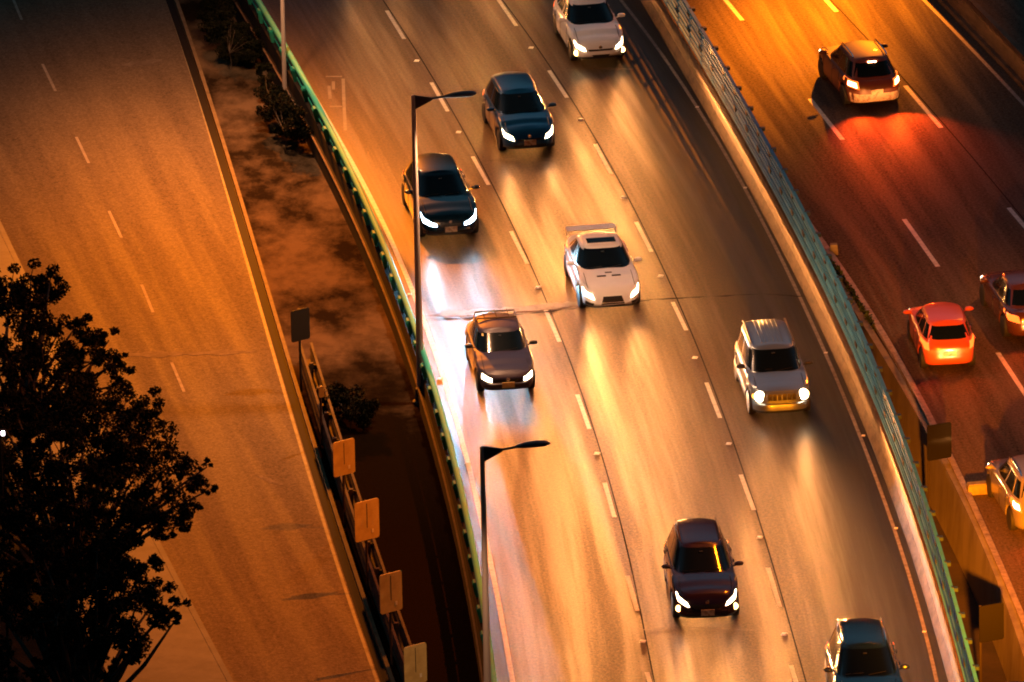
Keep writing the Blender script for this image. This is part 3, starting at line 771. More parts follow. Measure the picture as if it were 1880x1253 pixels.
    if sp.get('emblem', True):
        c_ = front(0, .83); q = MB(); q.lathe([(.055, -.01), (.055, .012), (.03, .018)], n=12, axis='Y'); o = q.build('emblem', m_chrome, root); o.location = c_+Vector((.012, 0, 0)); o.rotation_euler = (0, 0, -math.pi/2)
    if sp.get('rbump'):
        patch(rear, [(-.86, .06), (.86, .06), (.88, .46), (-.88, .46)], 12, 4, .012, 'rear_bumper', sp['rbump'])  # pale patch: headlight falling on the bumper put into its colour
    # lower bumper lip
    q = MB(); P_ = [front(-.9+1.8*i/12, .07)+Vector((.012, 0, -.01)) for i in range(13)]; q.tube(P_, .028, 6); q.build('bumper_lip', m_black, root)
    # rear bumper crease
    # mirrors and handles
    mm = sp.get('mirrormat', paint)
    for sgn in (1, -1):
        zb = zt(xc-.25); q = MB()
        yb = Wd/2*.90
        q.tube([(xc-.42, sgn*(yb), zb+.03), (xc-.42, sgn*(yb+.10), zb+.07)], .022, 6)
        q.tube([(xc-.45, sgn*(yb+.06), zb+.10), (xc-.42, sgn*(yb+.09), zb+.10), (xc-.41, sgn*(yb+.17), zb+.105), (xc-.42, sgn*(yb+.25), zb+.10), (xc-.45, sgn*(yb+.28), zb+.10)], [.03, .075, .085, .07, .03], 10, flat=.8)
        q.build('side_mirror', mm, root)
        for hx in (xc-1.25, xc-2.1):
            q = MB(); q.box((hx, sgn*(Wd/2*.985+.012), zt(hx)-.14), (.17, .025, .03)); q.build('door_handle', mm, root)
    # wheels
    sprot = None
    for xw in (xwf, xwr):
        for sgn in (1, -1):
            if sprot is None:
                q = MB(); q.lathe([(wr-.09, -.11), (wr-.02, -.105), (wr, -.075), (wr, .075), (wr-.02, .105), (wr-.09, .11)], n=28); t_ = q.build('wheel', m_tyre, root)
                r2 = MB(); r2.lathe([(wr-.10, .085), (wr-.105, .105), (wr-.13, .07), (.06, .075), (.055, .10), (.01, .102)], n=24)
                for kk in range(5):
                    a = kk*2*math.pi/5; r2.box(((wr-.10)/2*math.cos(a), .092, (wr-.10)/2*math.sin(a)), (wr-.12, .025, .055), ry=-a)
                r_o = r2.build('rim', sp.get('rim', m_rim), t_, ang=30); sprot = t_
            else: t_ = copy_tree(sprot, root)
            t_.location = (xw, sgn*(Wd/2-.125), wr); t_.rotation_euler = (0, 0, 0 if sgn > 0 else math.pi)
    # rails and racks
    if sp.get('rails'):
        for sgn in (1, -1):
            q = MB(); yy = sgn*(Wd/2*wrf-.06); q.tube([(xrf-.22, yy, H-.01), (xrf-.34, yy, H+.045), ((xrf+xrr)/2, yy, H+.06), (xrr+.30, yy, H+.045), (xrr+.18, yy, H-.01)], .020, 8); q.build('roof_rail', sp['rails'], root)
    if sp.get('ribs'):
        for i in range(6):
            yy = -.30+.12*i; q = MB(); q.tube([(xrf-.25, yy, H+.0), (xrf-.35, yy, H+.035), (xrr+.30, yy, H+.035), (xrr+.2, yy, H+.0)], .017, 6, flat=.7); q.build('roof_rib', paint, root)
    if sp.get('rack'):
        for xx in (xrr+.25, xrr+.80):
            q = MB(); q.tube([(xx, -Wd*.34, H-.04), (xx, -Wd*.335, H+.05), (xx, Wd*.335, H+.05), (xx, Wd*.34, H-.04)], .022, 6); q.build('roof_rack_bar', m_steel, root)
        q = MB()
        for yy in (-.35, 0, .35): q.tube([(xrr+.18, yy, H+.065), (xrr+.88, yy, H+.065)], .015, 6)
        q.build('roof_rack', m_steel, root)
    if sp.get('wing'):
        zb = zt(-hl+.3); q = MB()
        q.add([(-hl+.02+dx, y_, zb+.13+dz) for y_ in (-.70, -.35, 0, .35, .70) for dx, dz in ((0, .035), (.26, -.01), (.26, -.03), (0, .005))],
              [(i*4+j, i*4+(j+1) % 4, i*4+4+(j+1) % 4, i*4+4+j) for i in range(4) for j in range(4)]+[(3, 2, 1, 0), (16, 17, 18, 19)])
        w_ = q.build('rear_wing', paint, root, smooth=False)
        for sgn in (1, -1):
            q = MB(); q.box((-hl+.16, sgn*.72, zb+.06), (.26, .03, .18)); q.build('wing_support', paint, w_, smooth=False)
    if sp.get('vents'):
        zz = lambda x: zt(x)-.028+.045+.004
        for (x_, y_, w_) in ((xc+.22, 0.02, .20), (xc+.42, -.21, .26), (xc+.42, .22, .26)):
            q = MB(); q.box((x_, y_, zz(x_)-.003), (.07, w_, .02)); q.build('hood_vent', m_black, root)
    if sp.get('taxi'):
        q = MB(); q.box(((xrf+xrr)/2+.1, 0, H+.07), (.16, .55, .12)); q.build('roof_sign', sp['taxi'], root)
    if sp.get('hbl'):
        q = MB(); P_ = [gr(-.22+.44*i/4, .93)+Vector((-.03, 0, 0)) for i in range(5)]; q.tube(P_, .03, 6, flat=.7); q.build('high_brake_light', m_brake, root)
    # the lamps' own light
    if sp.get('beam', 0):
        for i, p_ in enumerate(lamp_pts):
            l = beam_light(sp['beam'], sp.get('beamcol', WARM))
            lo = bpy.data.objects.new('headlight_beam', l); link(lo, root); lo.location = p_+Vector((.22, 0, .0))
            d = Vector((1, -.04 if i == 0 else .04, 0)); lo.rotation_euler = d.to_track_quat('-Z', 'Y').to_euler()
    if sp.get('glow', 0):
        for sgn in (1, -1):
            p_ = rear(sgn*.75, .75); l = bpy.data.lights.new('tail_glow', 'SPOT'); l.energy = sp['glow']; l.color = (1, .07, .006); l.spot_size = math.radians(88); l.spot_blend = 1; l.shadow_soft_size = .10
            lo = bpy.data.objects.new('tail_glow', l); link(lo, root); lo.location = p_+Vector((-.12, 0, 0))
            d = Vector((-1, 0, -.42)); lo.rotation_euler = d.to_track_quat('-Z', 'Y').to_euler()
    return root

def paint(name, col, rough=.28, metal=.0, coat=.6, **k): return M(name, col, rough, metal, coat, **k)
p_white = paint('white_car_paint', (.80, .80, .82))
p_white2 = paint('pearl_white_paint', (.82, .82, .84))
p_blue = paint('blue_car_paint', (.004, .06, .16), .28, .3)
p_navy = paint('black_blue_paint', (.002, .016, .030), .22, .0, .3)
p_plum = paint('dull_plum_paint', (.035, .024, .045), .42, .1, .3)
p_silver = paint('silver_car_paint', (.22, .27, .33), .34, .6)
p_maroon = paint('dark_maroon_paint', (.030, .008, .016), .25, .2)
p_black = paint('black_car_paint', (.010, .028, .050), .22, .2)
p_red = paint('red_car_paint', (.42, .12, .08), .3, .1)
p_taxi = paint('orange_red_paint', (.62, .10, .03), .3, .0)
p_dark = paint('dark_car_paint', (.10, .032, .014), .25, .2)  # dark car; the orange light on it is put into the paint
p_sand2 = paint('dark_red_paint', (.12, .035, .022), .45, .0, .1)
p_sand = paint('pale_sand_paint', (.24, .22, .21), .3, .2)

def topline(hl, nose, hood, cowl, belt, deck, tail, xc, xb):
    return [(-hl+.05, tail), (-hl+.22, deck), (xb, belt), (xb+.4, belt), (xc-.3, belt-.005), (xc, cowl), (xc+.35, cowl-.03), (hl-.50, hood), (hl-.22, hood-.05), (hl-.05, nose)]

GR = 'grille'; BL = m_black
T = {}
T['sedan1'] = dict(L=4.25, W=1.70, H=1.50, wb=2.5, fo=.82, top=topline(2.125, .66, .82, .97, .98, 1.02, .92, .98, -1.85), cab=(1.02, .20, -1.05, -1.88), cabw=(.90, .64),
    front=[([(-.42, .58), (.42, .58), (.47, .72), (-.47, .72)], GR, BL), ([(-.28, .12), (.28, .12), (.34, .26), (-.34, .26)], 'lower_grille', BL)],
    hl=[(.50, .58), (.86, .62), (.93, .86), (.56, .80)], extra=[(.84, .30, .085, m_fog)], plate=None, beam=1100)
T['hatch2'] = dict(L=4.15, W=1.72, H=1.52, wb=2.55, fo=.80, top=topline(2.075, .70, .86, 1.0, 1.0, 1.0, .95, 1.02, -2.0), cab=(1.08, .25, -1.55, -1.98), cabw=(.91, .66),
    front=[([(-.40, .56), (.40, .56), (.44, .70), (-.44, .70)], GR, BL), ([(-.55, .10), (.55, .10), (.60, .22), (-.60, .22)], 'lower_grille', BL)],
    hl=[(.50, .58), (.86, .60), (.93, .86), (.58, .82)], plate=.42, beam=900)
T['suv3'] = dict(L=4.5, W=1.83, H=1.56, wb=2.76, fo=.84, wheel=.35, top=topline(2.25, .74, .90, 1.03, 1.03, 1.0, .92, 1.02, -2.15), cab=(1.05, .22, -1.55, -2.12), cabw=(.90, .64),
    front=[([(-.34, .55), (.34, .55), (.36, .74), (-.36, .74)], GR, BL), ([(-.75, .08), (.75, .08), (.80, .26), (-.80, .26)], 'lower_grille', BL)],
    hl=[(.44, .60), (.84, .62), (.92, .84), (.46, .76)], lens=m_hlx, plate=.40, beam=1150, beamcol=XENON, lensframe=False)
T['sport4'] = dict(L=4.50, W=1.81, H=1.48, wb=2.65, fo=.92, wheel=.33, top=topline(2.25, .66, .84, .97, .98, 1.04, .96, 1.00, -1.70), cab=(1.02, .22, -.95, -1.72), cabw=(.90, .64),
    front=[([(-.40, .06), (.40, .06), (.30, .80), (-.30, .80)], GR, BL), ([(.62, .14), (.86, .14), (.84, .34), (.60, .34)], 'lower_grille', BL), ([(-.86, .14), (-.62, .14), (-.60, .34), (-.84, .34)], 'lower_grille', BL)],
    hl=[(.54, .58), (.88, .58), (.94, .86), (.62, .82)], plate=None, wing=True, vents=True, sunroof=True, emblem=False, beam=1500, rim=m_rim)
T['box5'] = dict(L=4.30, W=1.68, H=1.42, wb=2.5, fo=.78, wheel=.30, top=topline(2.15, .66, .80, .92, .93, .92, .86, .86, -1.95), cab=(.88, .22, -1.30, -1.85), cabw=(.90, .70),
    rows=[(0, .95, .06, .06), (.06, .98, .02, .02), (.20, 1, 0, 0), (.45, 1, 0, 0), (.50, .99, .03, .03), (.72, .985, .04, .03), (.90, .97, .05, .05), (.97, .95, .08, .07), (1, .93, .13, .10)],
    front=[([(-.50, .60), (.50, .60), (.50, .82), (-.50, .82)], GR, m_black)],
    hl=[(.55, .58), (.86, .58), (.86, .88), (.55, .88)], plate=.36, platemat=m_plate, beam=120, rack=True, mirrormat=m_black, small_patch=True, lensframe=False)
T['jeep6'] = dict(L=4.41, W=1.78, H=1.66, wb=2.635, fo=.86, wheel=.34, top=topline(2.205, .88, .97, 1.06, 1.06, 1.05, 1.0, 1.02, -2.12), cab=(1.08, .42, -1.80, -2.12), cabw=(.91, .74),
    rows=[(0, .94, .08, .08), (.05, .98, .0, .02), (.30, 1, 0, 0), (.40, 1, .02, 0), (.44, .99, .06, .02), (.80, .985, .07, .03), (.93, .97, .09, .05), (1, .93, .16, .10)],
    front=[([(-.46, .60), (.46, .60), (.46, .90), (-.46, .90)], GR, BL)], bars=[-.46, -.31, -.155, 0, .155, .31, .46],
    roundlamp=True, extra=[(.86, .66, .065, m_amber)], plate=None, rails=m_black, ribs=True, emblem=False, beam=1200, mirrormat=m_black)
T['suv7'] = dict(L=4.52, W=1.82, H=1.66, wb=2.62, fo=.88, wheel=.35, top=topline(2.26, .78, .95, 1.08, 1.08, 1.06, 1.0, 1.05, -2.15), cab=(1.10, .25, -1.72, -2.15), cabw=(.90, .66),
    front=[([(-.36, .50), (.36, .50), (.52, .74), (-.52, .74)], GR, BL), ([(-.62, .10), (.62, .10), (.62, .24), (-.62, .24)], 'lower_grille', BL)],
    hl=[(.50, .60), (.86, .66), (.93, .88), (.58, .78)], extra=[(.83, .36, .085, m_fog)], plate=.30, rails=m_steel, beam=1100)
T['suv8'] = dict(T['suv7'], H=1.70, W=1.88, rails=m_chrome)
T['off1'] = dict(T['hatch2'], beam=200); T['off2'] = dict(T['sedan1'], beam=300)
T['car9'] = dict(L=4.3, W=1.76, H=1.52, wb=2.55, top=topline(2.15, .70, .85, .98, .99, .98, .92, 1.0, -2.0), cab=(1.02, .25, -1.50, -2.0), cabw=(.90, .66), tail=m_brake,
    tl=[(.60, .70), (.97, .70), (.97, .97), (.66, .97)], glow=850, rbump=m_numplate, hbl=True, beam=200, rails=m_chrome)
T['taxi10'] = dict(L=3.75, W=1.60, H=1.46, wb=2.35, fo=.72, wheel=.29, top=topline(1.875, .70, .84, .97, .98, .98, .94, .90, -1.85), cab=(.92, .25, -1.40, -1.80), cabw=(.90, .68), tl=[(.72, .66), (.97, .66), (.97, .94), (.76, .94)], tail=m_tail, glow=40, beam=160)
T['car11'] = dict(L=4.4, W=1.76, H=1.46, wb=2.6, top=topline(2.2, .70, .84, .96, .97, 1.0, .94, .95, -1.75), cab=(.98, .22, -1.05, -1.78), cabw=(.90, .66), glow=60, beam=160)
T['van12'] = dict(L=4.3, W=1.76, H=1.62, wb=2.55, wheel=.32, top=topline(2.15, .76, .92, 1.05, 1.06, 1.05, 1.0, 1.0, -2.05), cab=(1.05, .3, -1.62, -2.05), cabw=(.90, .68), tail=m_brake, tl=[(.74, .66), (.97, .66), (.97, .96), (.80, .96)], glow=60, beam=160, rails=m_chrome)

def heading(x, y):
    """road direction (towards the camera) between the two edges of the middle carriageway"""
    f = F.x(y); b = B.x(y); t = (x-f)/(b-f); s = F.slope(y)*(1-t)+B.slope(y)*t
    return math.atan2(-1, -s)
def deck_car(px, py, key, pnt, name, cat, label, group=None, dyaw=0.0):
    """px,py: where the front bumper meets the ground"""
    p = at(px, py, 0.0); a = heading(p.x, p.y)+dyaw; hl = T[key]['L']/2
    return make_car(name, cat, label, T[key], pnt, (p.x-math.cos(a)*hl, p.y-math.sin(a)*hl, 0.0), a, group)
def right_car(px, py, key, pnt, name, cat, label, dyaw=0.0):
    p = at(px, py, 0.0); s = R1.slope(p.y) if True else 0; a = math.atan2(1, s)+dyaw; hl = T[key]['L']/2
    return make_car(name, cat, label, T[key], pnt, (p.x+math.cos(a)*hl, p.y+math.sin(a)*hl, 0.0), a)

deck_car(1104, 122, 'sedan1', p_white, 'sedan', 'car', 'white sedan at the top edge with headlights and fog lights glowing')
deck_car(974, 288, 'hatch2', p_blue, 'hatchback', 'car', 'dark blue hatchback with warm headlights, behind the black car')
deck_car(829, 448, 'suv3', p_navy, 'crossover', 'car', 'black car with cold white headlights, half hidden by the lamp post')
deck_car(1126, 580, 'sport4', p_white2, 'sports_sedan', 'car', 'white sports sedan with a rear wing, sunroof and big black grille')
deck_car(934, 732, 'box5', p_plum, 'old_saloon', 'car', 'dark boxy old saloon with square headlights, yellow plate and roof rack')
deck_car(1437, 775, 'jeep6', p_silver, 'off_road_car', 'car', 'silver square off-roader with ribbed roof and round headlights')
deck_car(1300, 1152, 'suv7', p_maroon, 'family_suv', 'car', 'dark maroon SUV with headlights and round fog lights lit')
deck_car(1602, 1345, 'suv8', p_black, 'large_suv', 'car', 'black SUV with chrome roof rails cut off by the bottom edge')
deck_car(690, -70, 'off1', p_silver, 'silver_hatchback', 'car', 'silver hatchback just above the top edge in the lane beside the green railing')
deck_car(880, -190, 'off2', p_sand, 'sand_sedan', 'car', 'pale sedan just above the top edge in the second lane')
right_car(1611, 205, 'car9', p_sand2, 'braking_car', 'car', 'dark red hatchback braking on the right hand carriageway, throwing red light behind it')
right_car(1745, 688, 'taxi10', p_taxi, 'small_hatchback', 'car', 'small orange red hatchback seen from behind on the right hand carriageway', -.08)
right_car(1908, 634, 'car11', p_dark, 'dark_sedan', 'car', 'dark car at the right edge beside the orange red hatchback')
right_car(1922, 990, 'van12', p_sand, 'pale_hatchback', 'car', 'pale sand car at the lower right edge beside the hedge topped wall')

# ------------------------------------------------------------------ signs
def sign(px, py, z0, h, pw, ph, yaw, mat, label, group, mid_line=True, name='road_sign', off=0.0):
    """px,py: foot of the post"""
    base = at(px, py, z0); root = empty(name, base, yaw); tag(root, label, 'sign', group)
    q = MB(); q.tube([(0, 0, -.05), (0, 0, h)], .035, 8); q.build('post', m_steel if mat is m_plate else m_plated, root)
    q = MB(); r = .06; cx = off; cz = h-ph/2
    pts = []
    for (sx_, sz_, a0) in ((1, 1, 0), (-1, 1, 90), (-1, -1, 180), (1, -1, 270)):
        for k in range(4):
            a = math.radians(a0+k*30); pts.append((cx+sx_*(pw/2-r)+r*math.cos(a), cz+sz_*(ph/2-r)+r*math.sin(a)))
    m_ = len(pts)
    q.add([(x, -.045, z) for x, z in pts]+[(x, -.065, z) for x, z in pts], [tuple(range(m_)), tuple(range(2*m_-1, m_-1, -1))]+[(i, (i+1) % m_, m_+(i+1) % m_, m_+i) for i in range(m_)])
    pl = q.build('plate', mat, root, smooth=False)
    if mid_line:
        q = MB(); q.box((cx, -.0665, cz+ph*.12), (.018, .004, ph*.62)); q.build('mid_line', m_black, pl, smooth=False)  # dark line down the upper middle of the plate
        q = MB(); q.box((cx+pw*.22, -.068, cz-ph*.30), (.07, .006, .11)); q.build('small_patch', m_signpatch, pl, smooth=False)  # small pale patch low on the plate, right of centre
    return root
yw = math.radians(33)
GS = 'yellow plates on posts along the guard rail'
sign(633, 966, ZL+.1, 2.55, .70, 1.02, yw, m_plate, 'yellow plate on a post, topmost of the four behind the guard rail', GS)
sign(675, 1083, ZL+.1, 2.62, .78, 1.14, yw, m_plate, 'brightest yellow plate on a post, second from the top of the four', GS)
sign(719, 1218, ZL+.1, 2.62, .70, 1.12, yw, m_plate, 'yellow plate on a post, third from the top of the four', GS)
sign(764, 1355, ZL+.1, 2.66, .70, 1.12, yw, m_plate, 'yellow plate on a post, lowest of the four and cut by the bottom edge', GS)
sign(553, 718, ZL+.1, 2.5, .62, .95, yw, m_plated, 'dark square sign seen from behind on the dirt strip beside the guard rail start', None, mid_line=False, name='dark_sign')
sign(591, 815, ZL+.1, 1.75, .18, .34, yw, m_plate, 'short slim marker post with a narrow lit top next to the guard rail', None, mid_line=False, name='marker_post')
sign(1706, 962, ZG, 2.95, .74, 1.05, math.radians(22), m_signd, 'dark sign in front of the retaining wall, just below the end of its green hedge', 'dark signs in the gap', mid_line=False, name='median_sign', off=.30)
sign(1801, 1300, ZG, 2.95, .72, 1.05, math.radians(22), m_signd, 'dark sign against the retaining wall near the bottom right corner', 'dark signs in the gap', mid_line=False, name='median_sign', off=.30)

# small kerb-side boxes and reflective studs
def stud(px, py, z, a=0, s=1.0, first=[None], label=''):
    if first[0] is None:
        q = MB(); q.add([(-.075,-.09,0),(.075,-.09,0),(.075,.09,0),(-.075,.09,0),(-.05,-.05,.022),(.05,-.05,.022),(.05,.05,.022),(-.05,.05,.022)],
              [(0,1,5,4),(1,2,6,5),(2,3,7,6),(3,0,4,7),(0,3,2,1),(4,5,6,7)]); o = q.build('road_stud', m_stud, None, smooth=False); first[0] = o
    else: o = first[0].copy(); link(o)
    o.location = at(px, py, z); o.rotation_euler = (0, 0, a); o.scale = (s, s, s)
    tag(o, label, 'road stud', 'reflective studs on the road')
names = ['first', 'second', 'third', 'fourth', 'fifth', 'sixth', 'seventh', 'eighth']
for i, (x, y) in enumerate([(765,112),(842,243),(988,528),(1096,833),(1180,1178)]):
    stud(x, y, 0.002, -.2, label='white stud on the left dashed lane line, %s from the top of that line' % names[i])
for i, (x, y) in enumerate([(975,88),(1066,220),(1145,363),(1213,507),(1276,657),(1338,815),(1395,987),(1440,1165)]):
    stud(x, y, 0.002, -.2, label='white stud on the middle dashed lane line, %s from the top of that line' % names[i])
for i, (x, y) in enumerate([(752,541),(808,696),(858,850)]):
    stud(x, y, 0.002, -.2, label='stud beside the solid edge line by the green railing, %s from the top' % names[i])
for i, (x, y) in enumerate([(1280,197),(1368,345),(1516,648),(1585,800),(1645,970),(1697,1160)]):
    stud(x, y, 0.002, -.2, .7, label='dim stud on the thin line beside the concrete barrier, %s from the top' % names[i])
o = MB().add([(-.13,-.13,0),(.13,-.13,0),(.13,.13,0),(-.13,.13,0),(-.10,-.10,.30),(.10,-.10,.30),(.10,.10,.30),(-.10,.10,.30)], [(0,1,5,4),(1,2,6,5),(2,3,7,6),(3,0,4,7),(0,3,2,1),(4,5,6,7)]).build('kerb_reflector', m_kerb, None, smooth=False)
o.location = at(1531, 466, 0.002); tag(o, 'orange lit block on the kerb where the hedge begins', 'reflector')
o = MB().box((0, 0, .14), (.62, .30, .26)).box((0, 0, .29), (.56, .24, .04)).build('kerb_box', m_kerb, None, smooth=False)
o.location = at(1796, 906, 0.002); o.rotation_euler = (0, 0, .15); tag(o, 'low yellow box on the road beside the pale sand car', 'box')

# ------------------------------------------------------------------ trees and shrubs
def tree(name, label, cx, cy, hz, clumps, seed, size=.12, dens=520, group=None, cat='tree', mat=None, zg=ZL+.1, trunk=.22, puff=(.22, .42)):
    """clumps: (px, py, height above ground, radius)"""
    rnd = random.Random(seed); c0 = at(cx, cy, hz); base = Vector((c0.x, c0.y, zg))
    root = empty(name, base); tag(root, label, cat, group)
    tr = MB(); lf = MB()
    fork = Vector((0, 0, max(.2, (hz-zg)*.45)))
    tr.tube([(0, 0, -.1), tuple(fork*.5+Vector((.05, .03, 0))), tuple(fork)], [trunk, trunk*.8, trunk*.65], 9)
    for (px, py, z, r) in clumps:
        c = at(px, py, z)-base
        mid = fork.lerp(c, .55)+Vector((rnd.uniform(-.3, .3), rnd.uniform(-.3, .3), rnd.uniform(0, .4)))
        tr.tube([tuple(fork), tuple(mid), tuple(c)], [trunk*.42, trunk*.25, trunk*.08], 6)
        for _ in range(int(4+r*5)):
            d = Vector((rnd.gauss(0, 1), rnd.gauss(0, 1), rnd.gauss(0, .8))).normalized()*r*rnd.uniform(.35, 1.0)
            q = c+d; rr = r*rnd.uniform(*puff)
            leaf_mesh(lf, q, (rr, rr, rr*.8), int(dens*rr), size, rnd)
            if r > .5: tr.tube([tuple(c.lerp(q, .1)), tuple(q)], [trunk*.08, .01], 4)
    tr.build('trunk', m_bark, root); lf.build('crown', mat or m_leafd, root, smooth=False, recalc=False)
    return root

def fill(poly, n, seed, z0, z1, r0, r1):
    """clump centres spread over a crown's outline"""
    rnd = random.Random(seed); out = []
    xs = [p[0] for p in poly]; ys = [p[1] for p in poly]
    def inside(x, y):
        c = False; j = len(poly)-1
        for i in range(len(poly)):
            xi, yi = poly[i]; xj, yj = poly[j]
            if (yi > y) != (yj > y) and x < (xj-xi)*(y-yi)/(yj-yi)+xi: c = not c
            j = i
        return c
    while len(out) < n:
        x = rnd.uniform(min(xs), max(xs)); y = rnd.uniform(min(ys), max(ys))
        if inside(x, y) and all((x-a)**2+(y-b)**2 > (26+rnd.random()*18)**2 for a, b, *_ in out): out.append((x, y, rnd.uniform(z0, z1), rnd.uniform(r0, r1)))
        elif rnd.random() < .004: n -= 1
    return out
tree('dark_tree', 'dark leafy tree beside the left sidewalk, its ragged crown highest up the picture', 40, 640, 4.5,
     fill([(-60,520),(40,505),(80,520),(90,580),(180,600),(215,690),(170,760),(60,790),(-60,780)], 34, 1, 3.6, 5.6, .6, .85)+[(92,515,4.6,.42),(200,625,4.4,.35),(222,662,4.5,.3),(222,705,4.3,.3),(150,585,4.5,.35)], 11)
tree('dark_tree', 'dark leafy tree with the widest crown, one branch reaching out over the left street', 120, 900, 5.2,
     fill([(-60,740),(160,740),(235,760),(300,840),(350,900),(320,960),(230,990),(100,1000),(-60,1000)], 52, 2, 4.4, 6.6, .6, .95)+[(272,745,5.4,.48),(285,768,5.3,.42),(255,760,5.4,.4),(355,880,5.2,.4),(380,858,5.2,.22),(384,900,5.2,.22),(345,930,5.2,.35),(330,965,5.1,.35),(290,975,5.1,.35)], 12)
tree('dark_tree', 'dark leafy tree in the bottom left corner with gaps showing the lit sidewalk', 140, 1150, 5.0,
     fill([(60,1010),(200,1000),(262,1010),(290,1070),(315,1110),(290,1140),(200,1190),(100,1150),(-50,1060)], 30, 3, 4.2, 6.0, .5, .8)+[(325,1105,5,.32),(328,1130,5,.25),(230,1215,5,.35),(200,1235,5,.35),(150,1240,4.8,.3),(245,1200,5,.3),(30,1060,4.6,.8),(-20,1180,4.4,.7),(60,1250,3.9,.5),(130,1150,4.5,.6),(200,1120,4.6,.6),(-30,1250,4.2,.6),(180,1060,4.8,.7),(90,1050,4.6,.7),(120,1180,4.6,.5),(60,1160,4.6,.6),(20,1130,4.7,.6),(100,1120,4.8,.7),(160,1200,4.6,.5),(75,1215,4.2,.35),(185,1180,4.7,.45),(10,1200,5,.3),(15,1240,5,.4),(110,1225,5,.25)], 13)
# shrubs on the verge
tree('dark_shrub', 'dark ragged shrub growing against the viaduct wall, below the topmost lamp post', 520, 195, 1.0,
     [(486,128,.7,.25),(492,150,.6,.35),(500,175,.5,.42),(515,200,.4,.45),(530,215,.3,.45),(548,228,.3,.42),(560,245,.1,.32),(500,205,.1,.4),(520,230,0,.4),(545,245,-.1,.35)], 21, .085, 1000, cat='shrub', mat=m_leafd, trunk=.02, zg=ZL, puff=(.4, .7))
tree('dark_shrub', 'dark low shrub on the verge left of the lamp post base', 640, 725, .6,
     [(612,722,.1,.32),(640,735,.1,.42),(668,748,.0,.4),(625,750,-.1,.4),(655,765,-.1,.4),(600,735,-.1,.3)], 22, .085, 1000, cat='shrub', mat=m_leafd, trunk=.02, zg=ZL, puff=(.4, .7))
tree('dark_shrub', 'dark bush added for the black patch at the top of the dirt strip beside the street kerb', 420, 55, .9,
     [(400,30,.4,.5),(425,50,.3,.5),(440,80,.1,.5),(405,65,.1,.45),(425,90,.0,.4),(450,100,.0,.35),(395,0,.4,.5),(380,-30,.3,.5),(455,60,.2,.45),(470,90,.0,.35)], 23, .10, 900, cat='shrub', mat=m_leafd, trunk=.02, zg=ZL, puff=(.4, .7))  # bush shape added to fill a black patch on the ground
# little lamp shining in the dark beyond the trees
gl = empty('garden_light', at(20, 1000, ZL+.1)); tag(gl, 'tiny white light shining in the darkness at the left edge', 'lamp')
hgt = 0
base = at(20, 1000, ZL+.1); top_ = 0
q = MB(); q.tube([(0, 0, 0), (0, 0, 8.2)], .04, 8)
gl.location = at(20, 828+8.2*61.0, ZL+.1)
q.build('pole', m_plated, gl)
q = MB(); q.box((0, -.02, 8.25), (.34, .10, .16)); hd = q.build('lamp_head', m_plated, gl, smooth=False)
m_wl = M('white_lamp', (1, 1, 1), .3, emit=(1.0, .85, .95), es=10)
for i, (x_, s_) in enumerate(((-.11, .02), (-.03, .03), (.09, .08))):
    q = MB(); q.box((x_, -.075, 8.25), (s_, .02, .12)); q.build('lamp_glass', m_wl, hd, smooth=False)

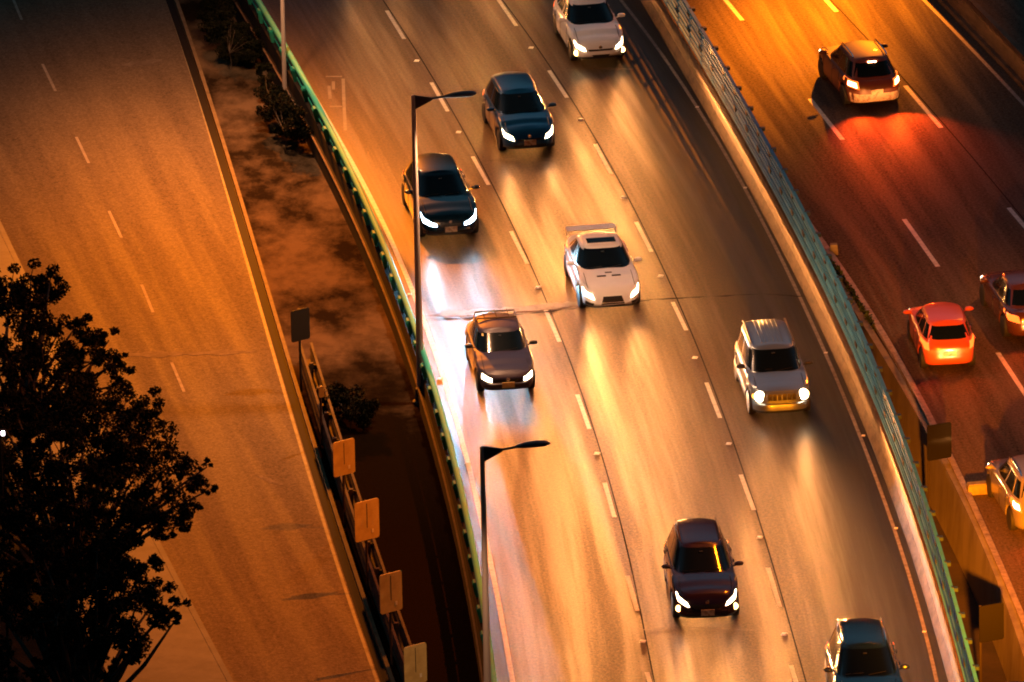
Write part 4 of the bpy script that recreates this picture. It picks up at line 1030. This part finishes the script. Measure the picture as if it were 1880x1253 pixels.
# ------------------------------------------------------------------ unseen light masts, placed and shaped to light chosen areas
def mast(base, head, label, power, aim, sig=.3, col=SODIUM, soft=.25, spill=0.0):
    cone = math.degrees(2*math.atan(sig*(4.2 if spill else 2.6))); blend = .3
    root = empty('light_mast', base); tag(root, label, 'street lamp', 'tall light masts around the roads')
    b = Vector(base); hrel = Vector(head)-b
    q = MB(); q.tube([(0, 0, 0), (0, 0, hrel.z*.5), (0, 0, hrel.z+.1)], [.18, .14, .08], 12); q.build('pole', m_lamp, root)
    q = MB(); q.tube([(0, 0, hrel.z), (hrel.x, hrel.y, hrel.z+.25)], .05, 8); q.build('bracket_arm', m_lamp, root)
    d = Vector((hrel.x, hrel.y, 0)); d = d.normalized() if d.length > 0 else Vector((1, 0, 0))
    q = MB(); a = hrel+Vector((0, 0, .25)); q.tube([a-d*.1, a, a+d*.3, a+d*.6, a+d*.72], [.04, .12, .16, .13, .02], 12, flat=.6); q.build('lamp_head', m_lamp, root)
    l = bpy.data.lights.new('lamp_light', 'SPOT'); l.energy = power; l.color = col; l.spot_size = math.radians(cone); l.spot_blend = blend; l.shadow_soft_size = soft
    lo = bpy.data.objects.new('lamp_light', l); link(lo, root); lo.location = a+d*.3-Vector((0, 0, .28))
    l.use_nodes = True; n_ = l.node_tree; em = n_.nodes['Emission']
    tcn = n_.nodes.new('ShaderNodeTexCoord'); sp_ = n_.nodes.new('ShaderNodeSeparateXYZ'); n_.links.new(tcn.outputs['Normal'], sp_.inputs[0])
    def m(op, a_, b_=None):
        q_ = n_.nodes.new('ShaderNodeMath'); q_.operation = op
        for i_, v_ in enumerate((a_, b_)):
            if v_ is None: continue
            if isinstance(v_, (int, float)): q_.inputs[i_].default_value = v_
            else: n_.links.new(v_, q_.inputs[i_])
        return q_.outputs[0]
    X = m('DIVIDE', sp_.outputs['X'], sp_.outputs['Z']); Y = m('DIVIDE', sp_.outputs['Y'], sp_.outputs['Z'])
    r2 = m('ADD', m('MULTIPLY', X, X), m('MULTIPLY', Y, Y))
    core = m('POWER', 2.718, m('MULTIPLY', r2, -1/(sig*sig))); skirt = m('MULTIPLY', m('POWER', 2.718, m('MULTIPLY', r2, -1/(3.2*sig*sig))), spill)
    n_.links.new(m('ADD', core, skirt), em.inputs['Strength'])
    dr = Vector(aim)-(b+Vector(lo.location)); lo.rotation_euler = dr.to_track_quat('-Z', 'Y').to_euler()
    return root
p = at(90, -300, ZL); mast(p, p+Vector((1.5, 0, 19)), 'added tall mast beyond the top of the picture beside the street', 310000, at(425, 565, ZL), .145, spill=.07)  # unseen mast added to light the left street
p = at(2010, 1000, 0); mast(p, p+Vector((-1.5, 0, 26)), 'tall mast right of the carriageways outside the picture', 34000, at(550, 1100, 0), .34, DEEP)
p = at(1640, -430, 0); mast(p, p+Vector((1.2, 0, 13)), 'tall mast beyond the top of the picture on the right', 300000, at(1470, 30, 0), .10, (1.0, .21, .003))
p = at(1965, 1900, ZG); mast(p, p+Vector((-1.0, 0, 9.2)), 'added mast in the median below the bottom edge of the picture', 190000, at(1795, 1010, 0), .12)  # unseen mast added to light the retaining wall
p = at(2200, 420, 0); mast(p, p+Vector((-1.5, 0, 12)), 'added low mast right of the right hand carriageway outside the picture', 4500, at(1500, 560, 2), .6, DEEP)  # unseen mast added for weak light over the right carriageway and poles
